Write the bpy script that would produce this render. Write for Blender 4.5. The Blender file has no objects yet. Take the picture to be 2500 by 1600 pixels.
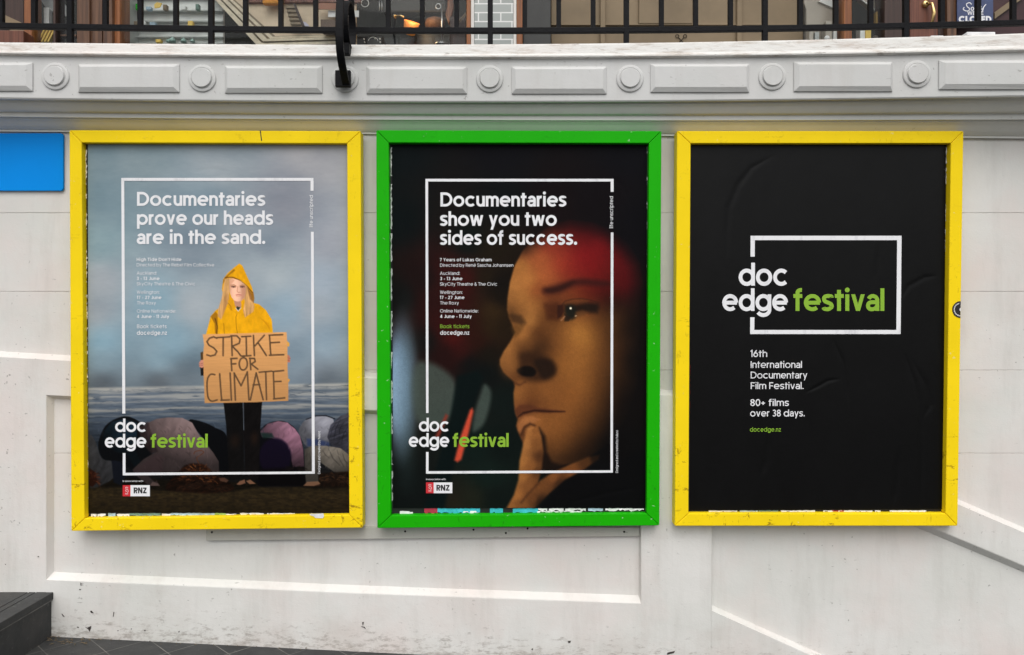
import bpy, bmesh, math, random
import numpy as np
from mathutils import Vector
R = math.radians
sc = bpy.context.scene
COL = sc.collection
# ---------------------------------------------------------------- camera
CAMD, EYE, FPX = 2.4, 1.06, 1805.6          # camera distance from the wall, lens height, focal length in photo pixels
cam = bpy.data.cameras.new("camera"); cam.lens = 26; cam.sensor_width = 36
cam.clip_start = 0.05; cam.clip_end = 300
co = bpy.data.objects.new("camera", cam); COL.objects.link(co)
co.location = (0, -CAMD, EYE); co.rotation_euler = (R(90), 0, 0)
sc.camera = co
# ---------------------------------------------------------------- sky and sun (overcast)
SUN_EL, SUN_AZ = 55, -5
w = bpy.data.worlds.new("World"); sc.world = w; w.use_nodes = True
nt = w.node_tree; bg = nt.nodes["Background"]
sky = nt.nodes.new("ShaderNodeTexSky"); sky.sky_type = 'NISHITA'; sky.sun_disc = False
sky.sun_elevation = R(SUN_EL); sky.sun_rotation = R(180 + SUN_AZ)
sky.dust_density = 3.0; sky.air_density = 1.2
hs = nt.nodes.new("ShaderNodeHueSaturation"); hs.inputs["Saturation"].default_value = 0.22
nt.links.new(sky.outputs[0], hs.inputs["Color"]); nt.links.new(hs.outputs[0], bg.inputs[0])
bg.inputs[1].default_value = 0.13
sun = bpy.data.lights.new("sun", 'SUN'); sun.energy = 1.3; sun.angle = R(65); sun.color = (1, 0.965, 0.92)
so = bpy.data.objects.new("sun", sun); COL.objects.link(so)
dv = Vector((math.sin(R(SUN_AZ)) * math.cos(R(SUN_EL)), -math.cos(R(SUN_AZ)) * math.cos(R(SUN_EL)), math.sin(R(SUN_EL))))
so.rotation_euler = dv.to_track_quat('Z', 'Y').to_euler()
sc.view_settings.view_transform = 'Standard'; sc.view_settings.look = 'None'
sc.view_settings.gamma = 1; sc.view_settings.exposure = 0.30
sc.cycles.max_bounces = 8

# ---------------------------------------------------------------- helpers
def W(px, py, y=0.0):
    """photo pixel (2500 wide) -> point on the plane at depth y"""
    d = CAMD + y
    return Vector(((px - 1250) * d / FPX, y, EYE + (800 - py) * d / FPX))
def lin(r, g, b):
    f = lambda c: (c / 12.92 if c <= 0.04045 else ((c + 0.055) / 1.055) ** 2.4)
    return (f(r / 255), f(g / 255), f(b / 255), 1)
class MB:
    def __init__(s): s.v = []; s.f = []; s.sm = []
    def add(s, vs, fs, smooth=False):
        o = len(s.v); s.v += [tuple(v) for v in vs]
        s.f += [tuple(i + o for i in f) for f in fs]; s.sm += [smooth] * len(fs)
    def quad(s, a, b, c, d): s.add([a, b, c, d], [(0, 1, 2, 3)])
    def box(s, x0, x1, y0, y1, z0, z1):
        vs = [(x, y, z) for z in (z0, z1) for y in (y0, y1) for x in (x0, x1)]
        s.add(vs, [(0, 2, 3, 1), (4, 5, 7, 6), (0, 1, 5, 4), (2, 6, 7, 3), (0, 4, 6, 2), (1, 3, 7, 5)])
    def pbox(s, px0, px1, py0, py1, y0, y1):
        a = W(px0, py1, y0); b = W(px1, py0, y0); s.box(a.x, b.x, y0, y1, a.z, b.z)
    def prism(s, poly, y0, y1):                     # polygon of (x, z) given depth
        n = len(poly)
        vs = [(x, y0, z) for x, z in poly] + [(x, y1, z) for x, z in poly]
        s.add(vs, [tuple(range(n)), tuple(range(2 * n - 1, n - 1, -1))] + [(i, i + n, (i + 1) % n + n, (i + 1) % n) for i in range(n)])
    def rows(s, rows, smooth=False):                # grid of points
        n = len(rows[0]); vs = [p for r in rows for p in r]
        fs = [(i * n + j, i * n + j + 1, (i + 1) * n + j + 1, (i + 1) * n + j) for i in range(len(rows) - 1) for j in range(n - 1)]
        s.add(vs, fs, smooth)
    def lathe(s, origin, axis, prof, seg=32, smooth=True):
        ax = Vector(axis).normalized(); u = ax.orthogonal().normalized(); v = ax.cross(u); o = Vector(origin)
        rows = []
        for r, h in prof:
            rows.append([o + ax * h + (u * math.cos(2 * math.pi * k / seg) + v * math.sin(2 * math.pi * k / seg)) * r for k in range(seg + 1)])
        s.rows(rows, smooth)
    def tube(s, pts, r, seg=8):
        pts = [Vector(p) for p in pts]; rows = []
        for i, p in enumerate(pts):
            t = (pts[min(i + 1, len(pts) - 1)] - pts[max(i - 1, 0)]).normalized()
            u = t.cross(Vector((0.3, 0.9, 0.2))).normalized(); v = t.cross(u)
            rr = r[i] if isinstance(r, (list, tuple)) else r
            rows.append([p + (u * math.cos(2 * math.pi * k / seg) + v * math.sin(2 * math.pi * k / seg)) * rr for k in range(seg + 1)])
        s.rows(rows, True)
        for rw in (rows[0], rows[-1]): s.add(rw[:-1], [tuple(range(seg))])
    def build(s, name, mat, parent=None, bevel=0, recalc=True):
        me = bpy.data.meshes.new(name); me.from_pydata(s.v, [], s.f); me.update()
        if any(s.sm): me.polygons.foreach_set("use_smooth", s.sm)
        if recalc:
            bm = bmesh.new(); bm.from_mesh(me); bmesh.ops.remove_doubles(bm, verts=bm.verts, dist=1e-6)
            bmesh.ops.recalc_face_normals(bm, faces=bm.faces); bm.to_mesh(me); bm.free()
        o = bpy.data.objects.new(name, me); COL.objects.link(o)
        if mat: me.materials.append(mat)
        if parent: o.parent = parent
        if bevel:
            b = o.modifiers.new("bevel", 'BEVEL'); b.width = bevel; b.segments = 2; b.limit_method = 'ANGLE'; b.angle_limit = R(40)
        return o
def tag(o, label=None, cat=None, group=None, kind=None):
    if label: o["label"] = label
    if cat: o["category"] = cat
    if group: o["group"] = group
    if kind: o["kind"] = kind
    return o
def thing(name, label, cat, group=None):
    return tag(bpy.data.objects.new(name, None), label, cat, group)
def link(o): COL.objects.link(o); return o

# ---------------------------------------------------------------- materials
class NT:
    def __init__(s, name):
        s.m = bpy.data.materials.new(name); s.m.use_nodes = True; s.t = s.m.node_tree; s.b = s.t.nodes["Principled BSDF"]
        s.tc = s.t.nodes.new("ShaderNodeNewGeometry")
    def n(s, typ, **kw):
        x = s.t.nodes.new(typ)
        for k, v in kw.items(): setattr(x, k, v)
        return x
    def l(s, a, b): s.t.links.new(a, b)
    def pos(s, scale=(1, 1, 1), rot=(0, 0, 0), loc=(0, 0, 0)):
        mp = s.n("ShaderNodeMapping"); mp.inputs["Scale"].default_value = scale; mp.inputs["Rotation"].default_value = rot
        mp.inputs["Location"].default_value = loc; s.l(s.tc.outputs["Position"], mp.inputs[0]); return mp.outputs[0]
    def noise(s, ns, detail=4, rough=0.6, vec=None, **kw):
        x = s.n("ShaderNodeTexNoise"); x.inputs["Scale"].default_value = ns; x.inputs["Detail"].default_value = detail
        x.inputs["Roughness"].default_value = rough; s.l(vec or s.pos(**kw), x.inputs["Vector"]); return x.outputs["Fac"]
    def ramp(s, fac, stops):
        x = s.n("ShaderNodeValToRGB"); e = x.color_ramp.elements
        while len(e) < len(stops): e.new(0.5)
        for k, (p, c) in enumerate(stops):
            e[k].position = p; e[k].color = c if len(c) == 4 else (*c, 1)
        s.l(fac, x.inputs[0]); return x.outputs[0]
    def step(s, fac, a, b): return s.ramp(fac, [(a, (0, 0, 0)), (b, (1, 1, 1))])
    def mix(s, fac, a, b, mode='MIX'):
        x = s.n("ShaderNodeMixRGB", blend_type=mode)
        for i, v in ((0, fac), (1, a), (2, b)):
            if hasattr(v, "is_output"): s.l(v, x.inputs[i])
            elif isinstance(v, (int, float)): x.inputs[i].default_value = v
            else: x.inputs[i].default_value = v if len(v) == 4 else (*v, 1)
        return x.outputs[0]
    def math(s, op, a, b=None):
        x = s.n("ShaderNodeMath", operation=op)
        for i, v in ((0, a), (1, b)):
            if v is None: continue
            if hasattr(v, "is_output"): s.l(v, x.inputs[i])
            else: x.inputs[i].default_value = v
        return x.outputs[0]
    def bump(s, fac, strength, dist, prev=None):
        x = s.n("ShaderNodeBump"); x.inputs["Strength"].default_value = strength; x.inputs["Distance"].default_value = dist
        s.l(fac, x.inputs["Height"])
        if prev: s.l(prev, x.inputs["Normal"])
        return x.outputs[0]
    def done(s, color=None, rough=0.6, metal=0, normal=None, spec=None):
        b = s.b
        if color is not None:
            if hasattr(color, "is_output"): s.l(color, b.inputs["Base Color"])
            else: b.inputs["Base Color"].default_value = color if len(color) == 4 else (*color, 1)
        if hasattr(rough, "is_output"): s.l(rough, b.inputs["Roughness"])
        else: b.inputs["Roughness"].default_value = rough
        b.inputs["Metallic"].default_value = metal
        if spec is not None: b.inputs["Specular IOR Level"].default_value = spec
        if normal: s.l(normal, b.inputs["Normal"])
        return s.m
def wall_paint(name, base, grime=0.5, low_dirt=True, pink=0.5, rough_bump=1.0):
    m = NT(name)
    c = m.mix(m.step(m.noise(2.2, 5), .40, .66), base, tuple(x * k for x, k in zip(base, (.90, .915, .90))))
    c = m.mix(m.math('MULTIPLY', m.step(m.noise(2.4, 5, loc=(5, 2, 9)), .44, .66), pink), c, tuple(x * k for x, k in zip(base, (.98, .885, .87))))
    c = m.mix(m.math('MULTIPLY', m.step(m.noise(1, 6, .7, scale=(11, 11, 1.6), loc=(3, 3, 3)), .50, .74), .38 * grime), c, (.36, .33, .29))   # runs and rubbed marks
    sp = m.math('MAXIMUM', m.step(m.noise(70, 2, .5), .70, .73), m.step(m.noise(1, 3, .5, scale=(40, 40, 150), loc=(7, 1, 1)), .70, .73))
    gate = m.step(m.noise(3.1, 2, loc=(1, 7, 4)), .47, .62)
    c = m.mix(m.math('MULTIPLY', m.math('MULTIPLY', sp, gate), .75 * grime), c, (.10, .085, .07))
    if low_dirt:
        sx = m.n("ShaderNodeSeparateXYZ"); m.l(m.tc.outputs["Position"], sx.inputs[0])
        hgt = m.math('ADD', sx.outputs[2], m.math('MULTIPLY', sx.outputs[0], .0494))
        f = m.n("ShaderNodeMapRange"); f.inputs[1].default_value = -.01; f.inputs[2].default_value = .17; f.inputs[3].default_value = .16; f.inputs[4].default_value = -.10
        m.l(hgt, f.inputs[0])
        d = m.step(m.math('ADD', m.noise(46, 6, .8, scale=(.45, 1, 1.3)), f.outputs[0]), .60, .74)
        c = m.mix(m.math('MULTIPLY', d, .6), c, (.20, .165, .135))
        d2 = m.step(m.math('ADD', m.noise(7, 5, .7, scale=(.7, 1, 1)), f.outputs[0]), .52, .84)
        c = m.mix(m.math('MULTIPLY', d2, .30), c, (.40, .34, .29))
    nb = m.bump(m.noise(260, 3, .6, scale=(.6, 1, 1)), .16 * rough_bump, .002)
    nb = m.bump(m.noise(22, 5, .6), .22 * rough_bump, .006, nb)
    nb = m.bump(m.noise(4, 2, .5), .20 * rough_bump, .02, nb)
    return m.done(c, .62, 0, nb, .3)
M = {}
M['wall'] = wall_paint('old_white_paint', (.715, .702, .675), .65, True, .75)
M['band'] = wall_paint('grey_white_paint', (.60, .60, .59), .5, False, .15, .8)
M['cornice'] = wall_paint('cornice_paint', (.70, .70, .67), .3, False, .1, .6)
def ledge_mat():
    m = NT('flaking_ledge_paint')
    c = m.mix(m.step(m.noise(1, 7, .75, scale=(7, 20, 45)), .50, .66), (.71, .70, .67), (.50, .45, .40))
    c = m.mix(m.math('MULTIPLY', m.step(m.noise(1, 6, .7, scale=(18, 18, 70), loc=(2, 2, 2)), .60, .70), .7), c, (.22, .18, .15))
    c = m.mix(m.math('MULTIPLY', m.step(m.noise(2, 3, loc=(4, 0, 0)), .5, .7), .22), c, (.70, .52, .47))
    nb = m.bump(m.noise(1, 6, .7, scale=(30, 60, 110)), .5, .004)
    return m.done(c, .75, 0, nb, .2)
M['ledge'] = ledge_mat()
def frame_paint(name, base, dirt, chips=(.8, .8, .78), amt=1.0, rough=.42):
    m = NT(name)
    c = m.mix(m.step(m.noise(5, 3), .35, .7), base, tuple(x * .92 for x in base))
    s1 = m.step(m.noise(1, 5, .7, scale=(26, 40, 60)), .60, .66)
    s2 = m.step(m.noise(1, 5, .7, scale=(70, 40, 22), loc=(3, 1, 2)), .615, .67)
    g = m.step(m.noise(4, 2, loc=(8, 3, 1)), .42, .58)
    sx = m.n("ShaderNodeSeparateXYZ"); m.l(m.tc.outputs["Position"], sx.inputs[0])
    lo = m.n("ShaderNodeMapRange"); lo.inputs[1].default_value = .35; lo.inputs[2].default_value = 1.3; lo.inputs[3].default_value = 1; lo.inputs[4].default_value = .25
    m.l(sx.outputs[2], lo.inputs[0])
    k = m.math('MULTIPLY', m.math('MULTIPLY', m.math('MAXIMUM', s1, s2), g), lo.outputs[0])
    c = m.mix(m.math('MULTIPLY', k, min(1, .95 * amt)), c, dirt)
    k2 = m.math('MULTIPLY', m.step(m.noise(1, 4, .6, scale=(55, 40, 75), loc=(6, 6, 6)), .69, .71), .7 * amt)
    c = m.mix(k2, c, chips)
    nb = m.bump(m.noise(1, 3, .6, scale=(160, 60, 60)), .10, .002)
    return m.done(c, rough, 0, nb, .08)
M['yellow'] = frame_paint('worn_yellow_paint', (.95, .685, .010), (.30, .17, .010), (.80, .66, .25))
M['green'] = frame_paint('worn_green_paint', (.012, .42, .002), (.01, .20, .004), (.45, .62, .40), .9)
def simple(name, col, rough=.5, metal=0, nscale=0, var=.15, bumpd=0, spec=.4):
    m = NT(name); c = col; nb = None
    if nscale:
        c = m.mix(m.step(m.noise(nscale, 4), .35, .68), col, tuple(x * (1 - var) for x in col[:3]))
        if bumpd: nb = m.bump(m.noise(nscale * 4, 4), .4, bumpd)
    return m.done(c, rough, metal, nb, spec)
M['iron'] = simple('black_iron_paint', (.0055, .0055, .007), .5, 0, 40, .4, .003, .12)
def slate(name, joints=False):
    m = NT(name)
    c = m.mix(m.step(m.noise(9, 7, .7), .35, .7), (.028, .029, .030), (.050, .051, .051))
    c = m.mix(m.math('MULTIPLY', m.step(m.noise(60, 4, .7), .60, .72), .6), c, (.12, .12, .115))
    c = m.mix(m.math('MULTIPLY', m.step(m.noise(3, 5, .7, loc=(3, 8, 1)), .52, .7), .5), c, (.075, .066, .058))
    nb = m.bump(m.noise(50, 5, .7), .4, .004)
    if joints:
        v = m.pos(rot=(0, 0, R(41)), scale=(7.6, 7.6, 0))
        sx = m.n("ShaderNodeSeparateXYZ"); m.l(v, sx.inputs[0])
        def ln(o, off):
            fr = m.math('FRACT', m.math('ADD', o, off)); d = m.math('ABSOLUTE', m.math('SUBTRACT', fr, .5))
            return m.step(d, .006, .013)
        g = m.math('SUBTRACT', 1, m.math('MULTIPLY', ln(sx.outputs[0], 10.18), ln(sx.outputs[1], 10.4)))
        c = m.mix(m.math('MULTIPLY', g, m.ramp(m.noise(12, 3), [(.3, (.25, .25, .25)), (.7, (.9, .9, .9))])), c, (.24, .23, .21))
        nb = m.bump(m.math('SUBTRACT', 1, g), .3, .003, nb)
    return m.done(c, .62, 0, nb, .35)
M['tiles'] = slate('slate_paving', True); M['slate'] = slate('slate_step')
def wood(name, a, b, sc_=1.0):
    m = NT(name)
    f = m.noise(1, 6, .7, scale=(55 * sc_, 20, 1.6))
    c = m.mix(m.step(f, .36, .66), a, b)
    return m.done(c, .45, 0, m.bump(f, .3, .003), .4)
M['wood'] = wood('brown_wood', (.165, .080, .042), (.055, .024, .012))
M['wood_orange'] = wood('orange_wood', (.34, .125, .04), (.13, .04, .013))
M['wood_dark'] = wood('dark_wood', (.06, .03, .022), (.03, .016, .012))
M['wood_red'] = wood('red_wood', (.20, .07, .04), (.075, .024, .014))
def white_ink():
    m = NT('white_print')
    c = m.mix(m.math('MULTIPLY', m.step(m.noise(1, 5, .65, scale=(34, 34, 7)), .52, .72), .8), (.80, .80, .82), (.60, .60, .63))
    c = m.mix(m.math('MULTIPLY', m.step(m.noise(160, 3, .6), .60, .72), .35), c, (.5, .5, .52))
    return m.done(c, .5, 0, None, .2)
M['white_print'] = white_ink()
M['green_print'] = simple('green_print', (.235, .44, .025), .5)
M['ink_red'] = simple('red_print', (.60, .02, .03), .5)
M['ink_black'] = simple('black_print', (.012, .012, .013), .5)
M['paper_white'] = simple('torn_white_paper', (.80, .80, .80), .7, 0, 30, .2)
M['paper_cyan'] = simple('torn_cyan_paper', (.04, .50, .62), .6, 0, 30, .3)
M['paper_lime'] = simple('torn_green_paper', (.33, .52, .12), .6, 0, 30, .3)
M['paper_sage'] = simple('torn_sage_paper', (.16, .27, .22), .6, 0, 30, .3)
M['paper_blue'] = simple('torn_pale_blue_paper', (.45, .62, .74), .6, 0, 60, .4)
M['paper_red'] = simple('torn_red_paper', (.45, .03, .06), .6, 0, 30, .3)
M['backing'] = simple('dark_backing_board', (.014, .014, .016), .6, 0, 25, .5)
def glass_mat():
    m = NT('window_glass'); t = m.t
    for n in [m.b]: t.nodes.remove(n)
    tr = m.n("ShaderNodeBsdfTransparent"); tr.inputs[0].default_value = (.975, .985, .98, 1)
    gl = m.n("ShaderNodeBsdfGlossy"); gl.inputs["Roughness"].default_value = .02
    fr = m.n("ShaderNodeFresnel"); fr.inputs[0].default_value = 1.22
    mx = m.n("ShaderNodeMixShader"); m.l(fr.outputs[0], mx.inputs[0]); m.l(tr.outputs[0], mx.inputs[1]); m.l(gl.outputs[0], mx.inputs[2])
    m.l(mx.outputs[0], t.nodes["Material Output"].inputs[0]); return m.m
M['glass'] = glass_mat()
def emit(name, col, s):
    m = NT(name); m.b.inputs["Emission Color"].default_value = (*col, 1); m.b.inputs["Emission Strength"].default_value = s
    return m.done(col, .5)
# ---------------------------------------------------------------- ground
def ground_z(x): return -0.0066 - 0.0494 * x
STEPX = (141 - 1250) * CAMD / FPX            # right face of the step
GR = .66                                     # where the stair starts
g = MB()
g.quad((STEPX - .3, .1, ground_z(STEPX - .3)), (GR, .1, ground_z(GR)), (GR, -14, ground_z(GR)), (STEPX - .3, -14, ground_z(STEPX - .3)))
tag(g.build('pavement', M['tiles']), kind='structure')
s = MB()
zt = EYE + (800 - 1440) * CAMD / FPX
s.box(-14, STEPX - .006, -14, .05, -.3, zt - .026)
tag(s.build('entry_step', M['slate']), kind='structure')
s = MB(); s.box(-14, STEPX - .0015, -14, .05, zt - .026, zt - .0222)
tag(s.build('step_joint', simple('pale_mortar', (.16, .155, .145), .7, 0, 40, .4)), kind='structure')
s = MB(); e_ = [STEPX, STEPX - .055, STEPX - .058, STEPX - .080, STEPX - .083, -14]
for x1, x0, dz in zip(e_[:-1], e_[1:], (0, .0016, 0, .0016, 0)): s.box(x0, x1 - 1e-5, -14, .05, zt - .022, zt - dz)
tag(s.build('step_tread', M['slate'], bevel=.002), kind='structure')
s = MB(); z = ground_z(GR)
for k in range(14):
    s.box(GR + .36 * k, GR + .36 * (k + 1), -14, .1, z - .162 * (k + 1) - .3, z - .162 * (k + 1))
tag(s.build('stairs', M['slate'], bevel=.004), kind='structure')
s = MB(); zl = z - .162 * 14
s.quad((GR + .36 * 14, .1, zl - .005), (200, .1, zl - .005), (200, -200, zl - .005), (GR + .36 * 14, -200, zl - .005))
tag(s.build('lower_street', M['slate']), kind='structure')

# ---------------------------------------------------------------- the building: wall, plinth, cornice, balcony edge
B = link(thing('building', 'old white painted masonry building with a moulded balcony edge and a shop above it', 'building'))
XL, XR = -4.2, 4.2
# upper wall, with thin V joints between courses
prof = [(0.0, 1.71)]
for py in (520, 712, 904, 1107):
    zc = W(0, py).z; prof += [(0.0, zc + .0013), (.0026, zc), (0.0, zc - .0013)]
prof += [(0.0, -.2)]
m = MB()
xs = np.linspace(XL, XR, 40)
m.rows([[(x, y, zz) for x in xs] for y, zz in prof])
m.build('wall', M['wall'], B)
# plinth with a sloping weathered top and two sunk panels
PY = -.022
def wx(px, y=PY): return W(px, 0, y).x
def wz(py, y=PY): return W(0, py, y).z
def T(px): return 872 + .0575 * px if px < 1735 else 972 + .43 * (px - 1735)
def r1t(px): return 960 + .0465 * px
def r1b(px): return float(np.interp(px, [116, 897, 1565], [1415.5, 1449.5, 1473]))
def r2t(px): return 1309 + .418 * (px - 2325)
def r2b(px): return 1491 + .4486 * (px - 1738)
p = MB()
def strip(pxs, top, bot):
    for a, b in zip(pxs[:-1], pxs[1:]):
        p.quad((wx(a), PY, wz(top(a))), (wx(b), PY, wz(top(b))), (wx(b), PY, wz(bot(b))), (wx(a), PY, wz(bot(a))))
base = lambda px: 3000.0
PL, PR = -1200, 4400
strip([PL, -600, 0, 114], T, base)
seg1 = list(np.linspace(114, 1565, 9))
strip(seg1, T, r1t); strip(seg1, r1b, base)
strip([1565, 1650, 1738], T, base)
seg2 = [1738, 1900, 2200, 2500, 3000, PR]
strip(seg2, T, r2t); strip(seg2, r2b, base)
tops = [PL, 0, 600, 1200, 1735, 2000, 2500, PR]
for a, b in zip(tops[:-1], tops[1:]):       # weathering
    p.quad((wx(a), PY, wz(T(a))), (wx(b), PY, wz(T(b))), (wx(b), .004, wz(T(b)) + .020), (wx(a), .004, wz(T(a)) + .020))
RB1, RB2 = .006, .022                        # depth of the panel backs
def panel(pxs, top, bot, yb, rise, inset, drop):
    """sunk back face, splayed sill, square head and sides"""
    fb = [(wx(a), PY, wz(bot(a))) for a in pxs]; ft = [(wx(a), PY, wz(top(a))) for a in pxs]
    xi = np.interp([wx(q) for q in pxs], [wx(pxs[0]), wx(pxs[-1])], [wx(pxs[0]) + inset[0], wx(pxs[-1]) - inset[1]])
    bb = [(x, yb, b[2] + rise) for x, b in zip(xi, fb)]; bt = [(x, yb, t[2] - drop) for x, t in zip(xi, ft)]
    p.rows([ft, bt]); p.rows([bt, bb]); p.rows([bb, fb])
    p.quad(ft[0], bt[0], bb[0], fb[0]); p.quad(ft[-1], bt[-1], bb[-1], fb[-1])
panel(seg1, r1t, r1b, RB1, .022, (.014, .004), .018)
panel(seg2, r2t, r2b, RB2, .022, (.003, .004), .044)
p.build('plinth', M['wall'], B, bevel=.0025)
# knocks and chips in the paint
def chip(pts, y=PY, mat='ink_black'):
    a = MB(); q = [W(u, v, y - .0016) for u, v in pts]; a.prism([(v.x, v.z) for v in q], y - .0016, y); a.build('paint_chip', M[mat], B)
z5 = lambda x, y: (x / 4.376, 1260 + y / 4.376); z9 = lambda x, y: (1950 + x / 4.376, 1260 + y / 4.376)
M['chip'] = simple('bare_dark_chip', (.06, .05, .045), .8, 0, 60, .5)
for pts in ([(905, 1185), (930, 1195), (975, 1175), (968, 1210), (955, 1238), (940, 1210)], [(858, 712), (870, 722), (868, 750), (860, 740)], [(845, 782), (865, 784), (862, 793), (846, 792)], [(655, 1045), (668, 1050), (690, 1080), (672, 1074)], [(1206, 1075), (1212, 1028), (1219, 1030), (1211, 1077)], [(960, 1016), (978, 1014), (1000, 1040), (972, 1036)], [(818, 1184), (838, 1186), (842, 1196), (822, 1194)], [(1904, 1240), (1912, 1228), (1918, 1236), (1906, 1246)], [(1250, 1226), (1264, 1220), (1262, 1230)], [(1536, 1222), (1556, 1222), (1552, 1230), (1540, 1230)], [(1396, 1204), (1408, 1206), (1402, 1216)], [(402, 430), (414, 432), (410, 441), (402, 440)], [(50, 514), (62, 516), (58, 522)]): chip([z5(*q) for q in pts], PY, 'chip')
for pts in ([(1390, 610), (1430, 608), (1424, 618)], [(1684, 616), (1692, 618), (1688, 638), (1683, 636)], [(2088, 490), (2110, 498), (2136, 500), (2112, 505)]): chip([z5(*q) for q in pts], RB1, 'chip')
for pts in ([(448, 890), (480, 878), (508, 890), (480, 885)], [(1300, 940), (1320, 955), (1342, 958), (1318, 966)], [(1308, 1004), (1326, 988), (1318, 1004), (1326, 1022)], [(800, 1422), (828, 1406), (836, 1420), (820, 1438)], [(284, 474), (292, 474), (290, 486)], [(1535, 548), (1544, 546), (1540, 556)], [(584, 720), (590, 720), (588, 732)]): chip([z9(*q) for q in pts], RB2, 'chip')
for pts in ([(884, 1520), (888, 1519), (886, 1529)], [(881, 1530), (890, 1531), (893, 1537), (889, 1533)], [(1630, 1594), (1648, 1590), (1645, 1595), (1628, 1599)], [(1297, 1586), (1301, 1583), (1301, 1588)], [(1386, 1566), (1394, 1565), (1392, 1570), (1388, 1571)]): chip(pts, PY, 'chip')
# curved balcony edge
_x = np.array([-900, 0, 625, 1250, 1875, 2500, 3400.])
_pp = np.polyfit(_x, [.168, .125, .103, .092, .106, .150, .245], 4)
P = lambda px: float(np.polyval(_pp, px))
def curve(pts, deg=4):
    c = np.polyfit([a for a, b in pts], [b for a, b in pts], deg); return lambda px: float(np.polyval(c, px))
ledge_t = curve([(-900, 97), (0, 104.7), (400, 107), (843, 109), (1197, 109), (1600, 106.3), (1867, 100.5), (2100, 93), (2500, 82.5), (3400, 40)])
ledge_b = curve([(-900, 125), (0, 132.5), (450, 136.5), (900, 140), (1197, 141.2), (1600, 139.5), (2100, 131), (2500, 124), (3400, 92)])
band_b = curve([(-900, 229), (0, 241), (450, 246), (850, 249), (1200, 250), (1600, 248), (1867, 244.5), (2200, 240), (2500, 236), (3400, 222)])
wall_t = lambda px: 322 + .0064 * px
def bp(px, py, prot=0.0): return W(px, py, -(P(px) + prot))
pxs = np.linspace(-900, 3400, 130)
rl, rbnd, rc = [], [], []
for q in pxs:
    a = bp(q, ledge_t(q), -.002); x = a.x; zb = bp(q, ledge_b(q), .012).z; zq = zb + .30 * (a.z - zb)
    pf = -P(q)
    rl.append([(x, .14, a.z + .004), (x, pf + .004, a.z + .001), (x, pf + .001, a.z - .004), (x, pf - .005, zq + .001), (x, pf - .007, zq - .002), (x, pf - .013, zb + .006), (x, pf - .013, zb + .002), (x, pf - .008, zb), (x, pf + .004, zb - .001)])
    zbb = bp(q, band_b(q)).z
    rbnd.append([(x, pf + .002, zb + .004), (x, pf, zb - .002), (x, pf, zbb + .004), (x, pf + .003, zbb), (x, pf + .016, zbb + .0005)])
    def at(t, fr):        # t: fraction of the visible soffit from band to wall, fr: fraction of the projection
        y = pf * fr; py = band_b(q) + t * (wall_t(q) - band_b(q)); return (x, y, W(0, py, y).z)
    def cove(t0, f0, t1, f1, k=5):
        o = []
        for i in range(k + 1):
            s_ = i / k; o.append(at(t0 + (t1 - t0) * s_ + .10 * (t1 - t0) * math.sin(math.pi * s_), f0 + (f1 - f0) * (s_ ** .8)))
        return o
    row = [(x, pf + .016, zbb + .0005), (x, pf + .017, zbb + .009)]
    row += cove(.10, .80, .36, .62) + [at(.375, .60), at(.42, .50), at(.55, .49), at(.575, .41)] + cove(.60, .41, .93, .12) + [at(.95, .09), at(.998, .085), at(1.0, 0.0)]
    rc.append(row)
mm = MB(); mm.rows(rl); mm.build('ledge', M['ledge'], B)
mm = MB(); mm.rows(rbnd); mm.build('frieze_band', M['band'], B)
mm = MB(); mm.rows(rc); o = mm.build('cornice_moulding', M['cornice'], B)
# raised panels and round bosses on the band
pan = [(-145, 80, 153, 223), (191, 438, 157, 226), (549, 787, 161, 228), (895, 1140, 163, 229.5), (1249, 1481, 163, 230), (1588, 1829, 156.5, 226), (1938, 2179, 151.5, 224), (2292, 2540, 147.5, 219)]
for x0, x1, y0, y1 in pan:
    a = MB(); e, t = 9, .0115
    lo = [bp(x0, y0, -.002), bp(x1, y0, -.002), bp(x1, y1, -.002), bp(x0, y1, -.002)]
    o1 = [bp(x0, y0, .004), bp(x1, y0, .004), bp(x1, y1, .004), bp(x0, y1, .004)]
    def ins(v, dx, dz, pr, px): return Vector((v.x + dx, -(P(px) + pr), v.z + dz))
    b = .0125
    o2 = [ins(lo[0], b, -b, t, x0), ins(lo[1], -b, -b, t, x1), ins(lo[2], -b, b, t, x1), ins(lo[3], b, b, t, x0)]
    for p0, p1 in ((lo, o1), (o1, o2)):
        for k in range(4): a.quad(p0[k], p0[(k + 1) % 4], p1[(k + 1) % 4], p1[k])
    a.add(o2, [(0, 1, 2, 3)])
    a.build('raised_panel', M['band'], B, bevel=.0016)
boss = [(137.6, 188), (495.5, 193), (843.5, 194), (1195.7, 194.5), (1537.5, 193.5), (1884, 189), (2236.5, 183)]
for x, y in boss:
    a = MB(); c = bp(x, y, -.003); sl = (P(x + 40) - P(x - 40)) / (80 * CAMD / FPX)
    a.lathe(c, (-sl, -1, 0), [(.0425, 0), (.0425, .005), (.041, .0075), (.037, .009), (.0335, .009), (.032, .0075), (.0302, .0085), (.0298, .0135), (.0285, .015), (.0001, .015)], 40)
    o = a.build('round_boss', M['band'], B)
    o.data.shade_smooth(); o.modifiers.new("edge", 'EDGE_SPLIT').split_angle = R(32)
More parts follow.
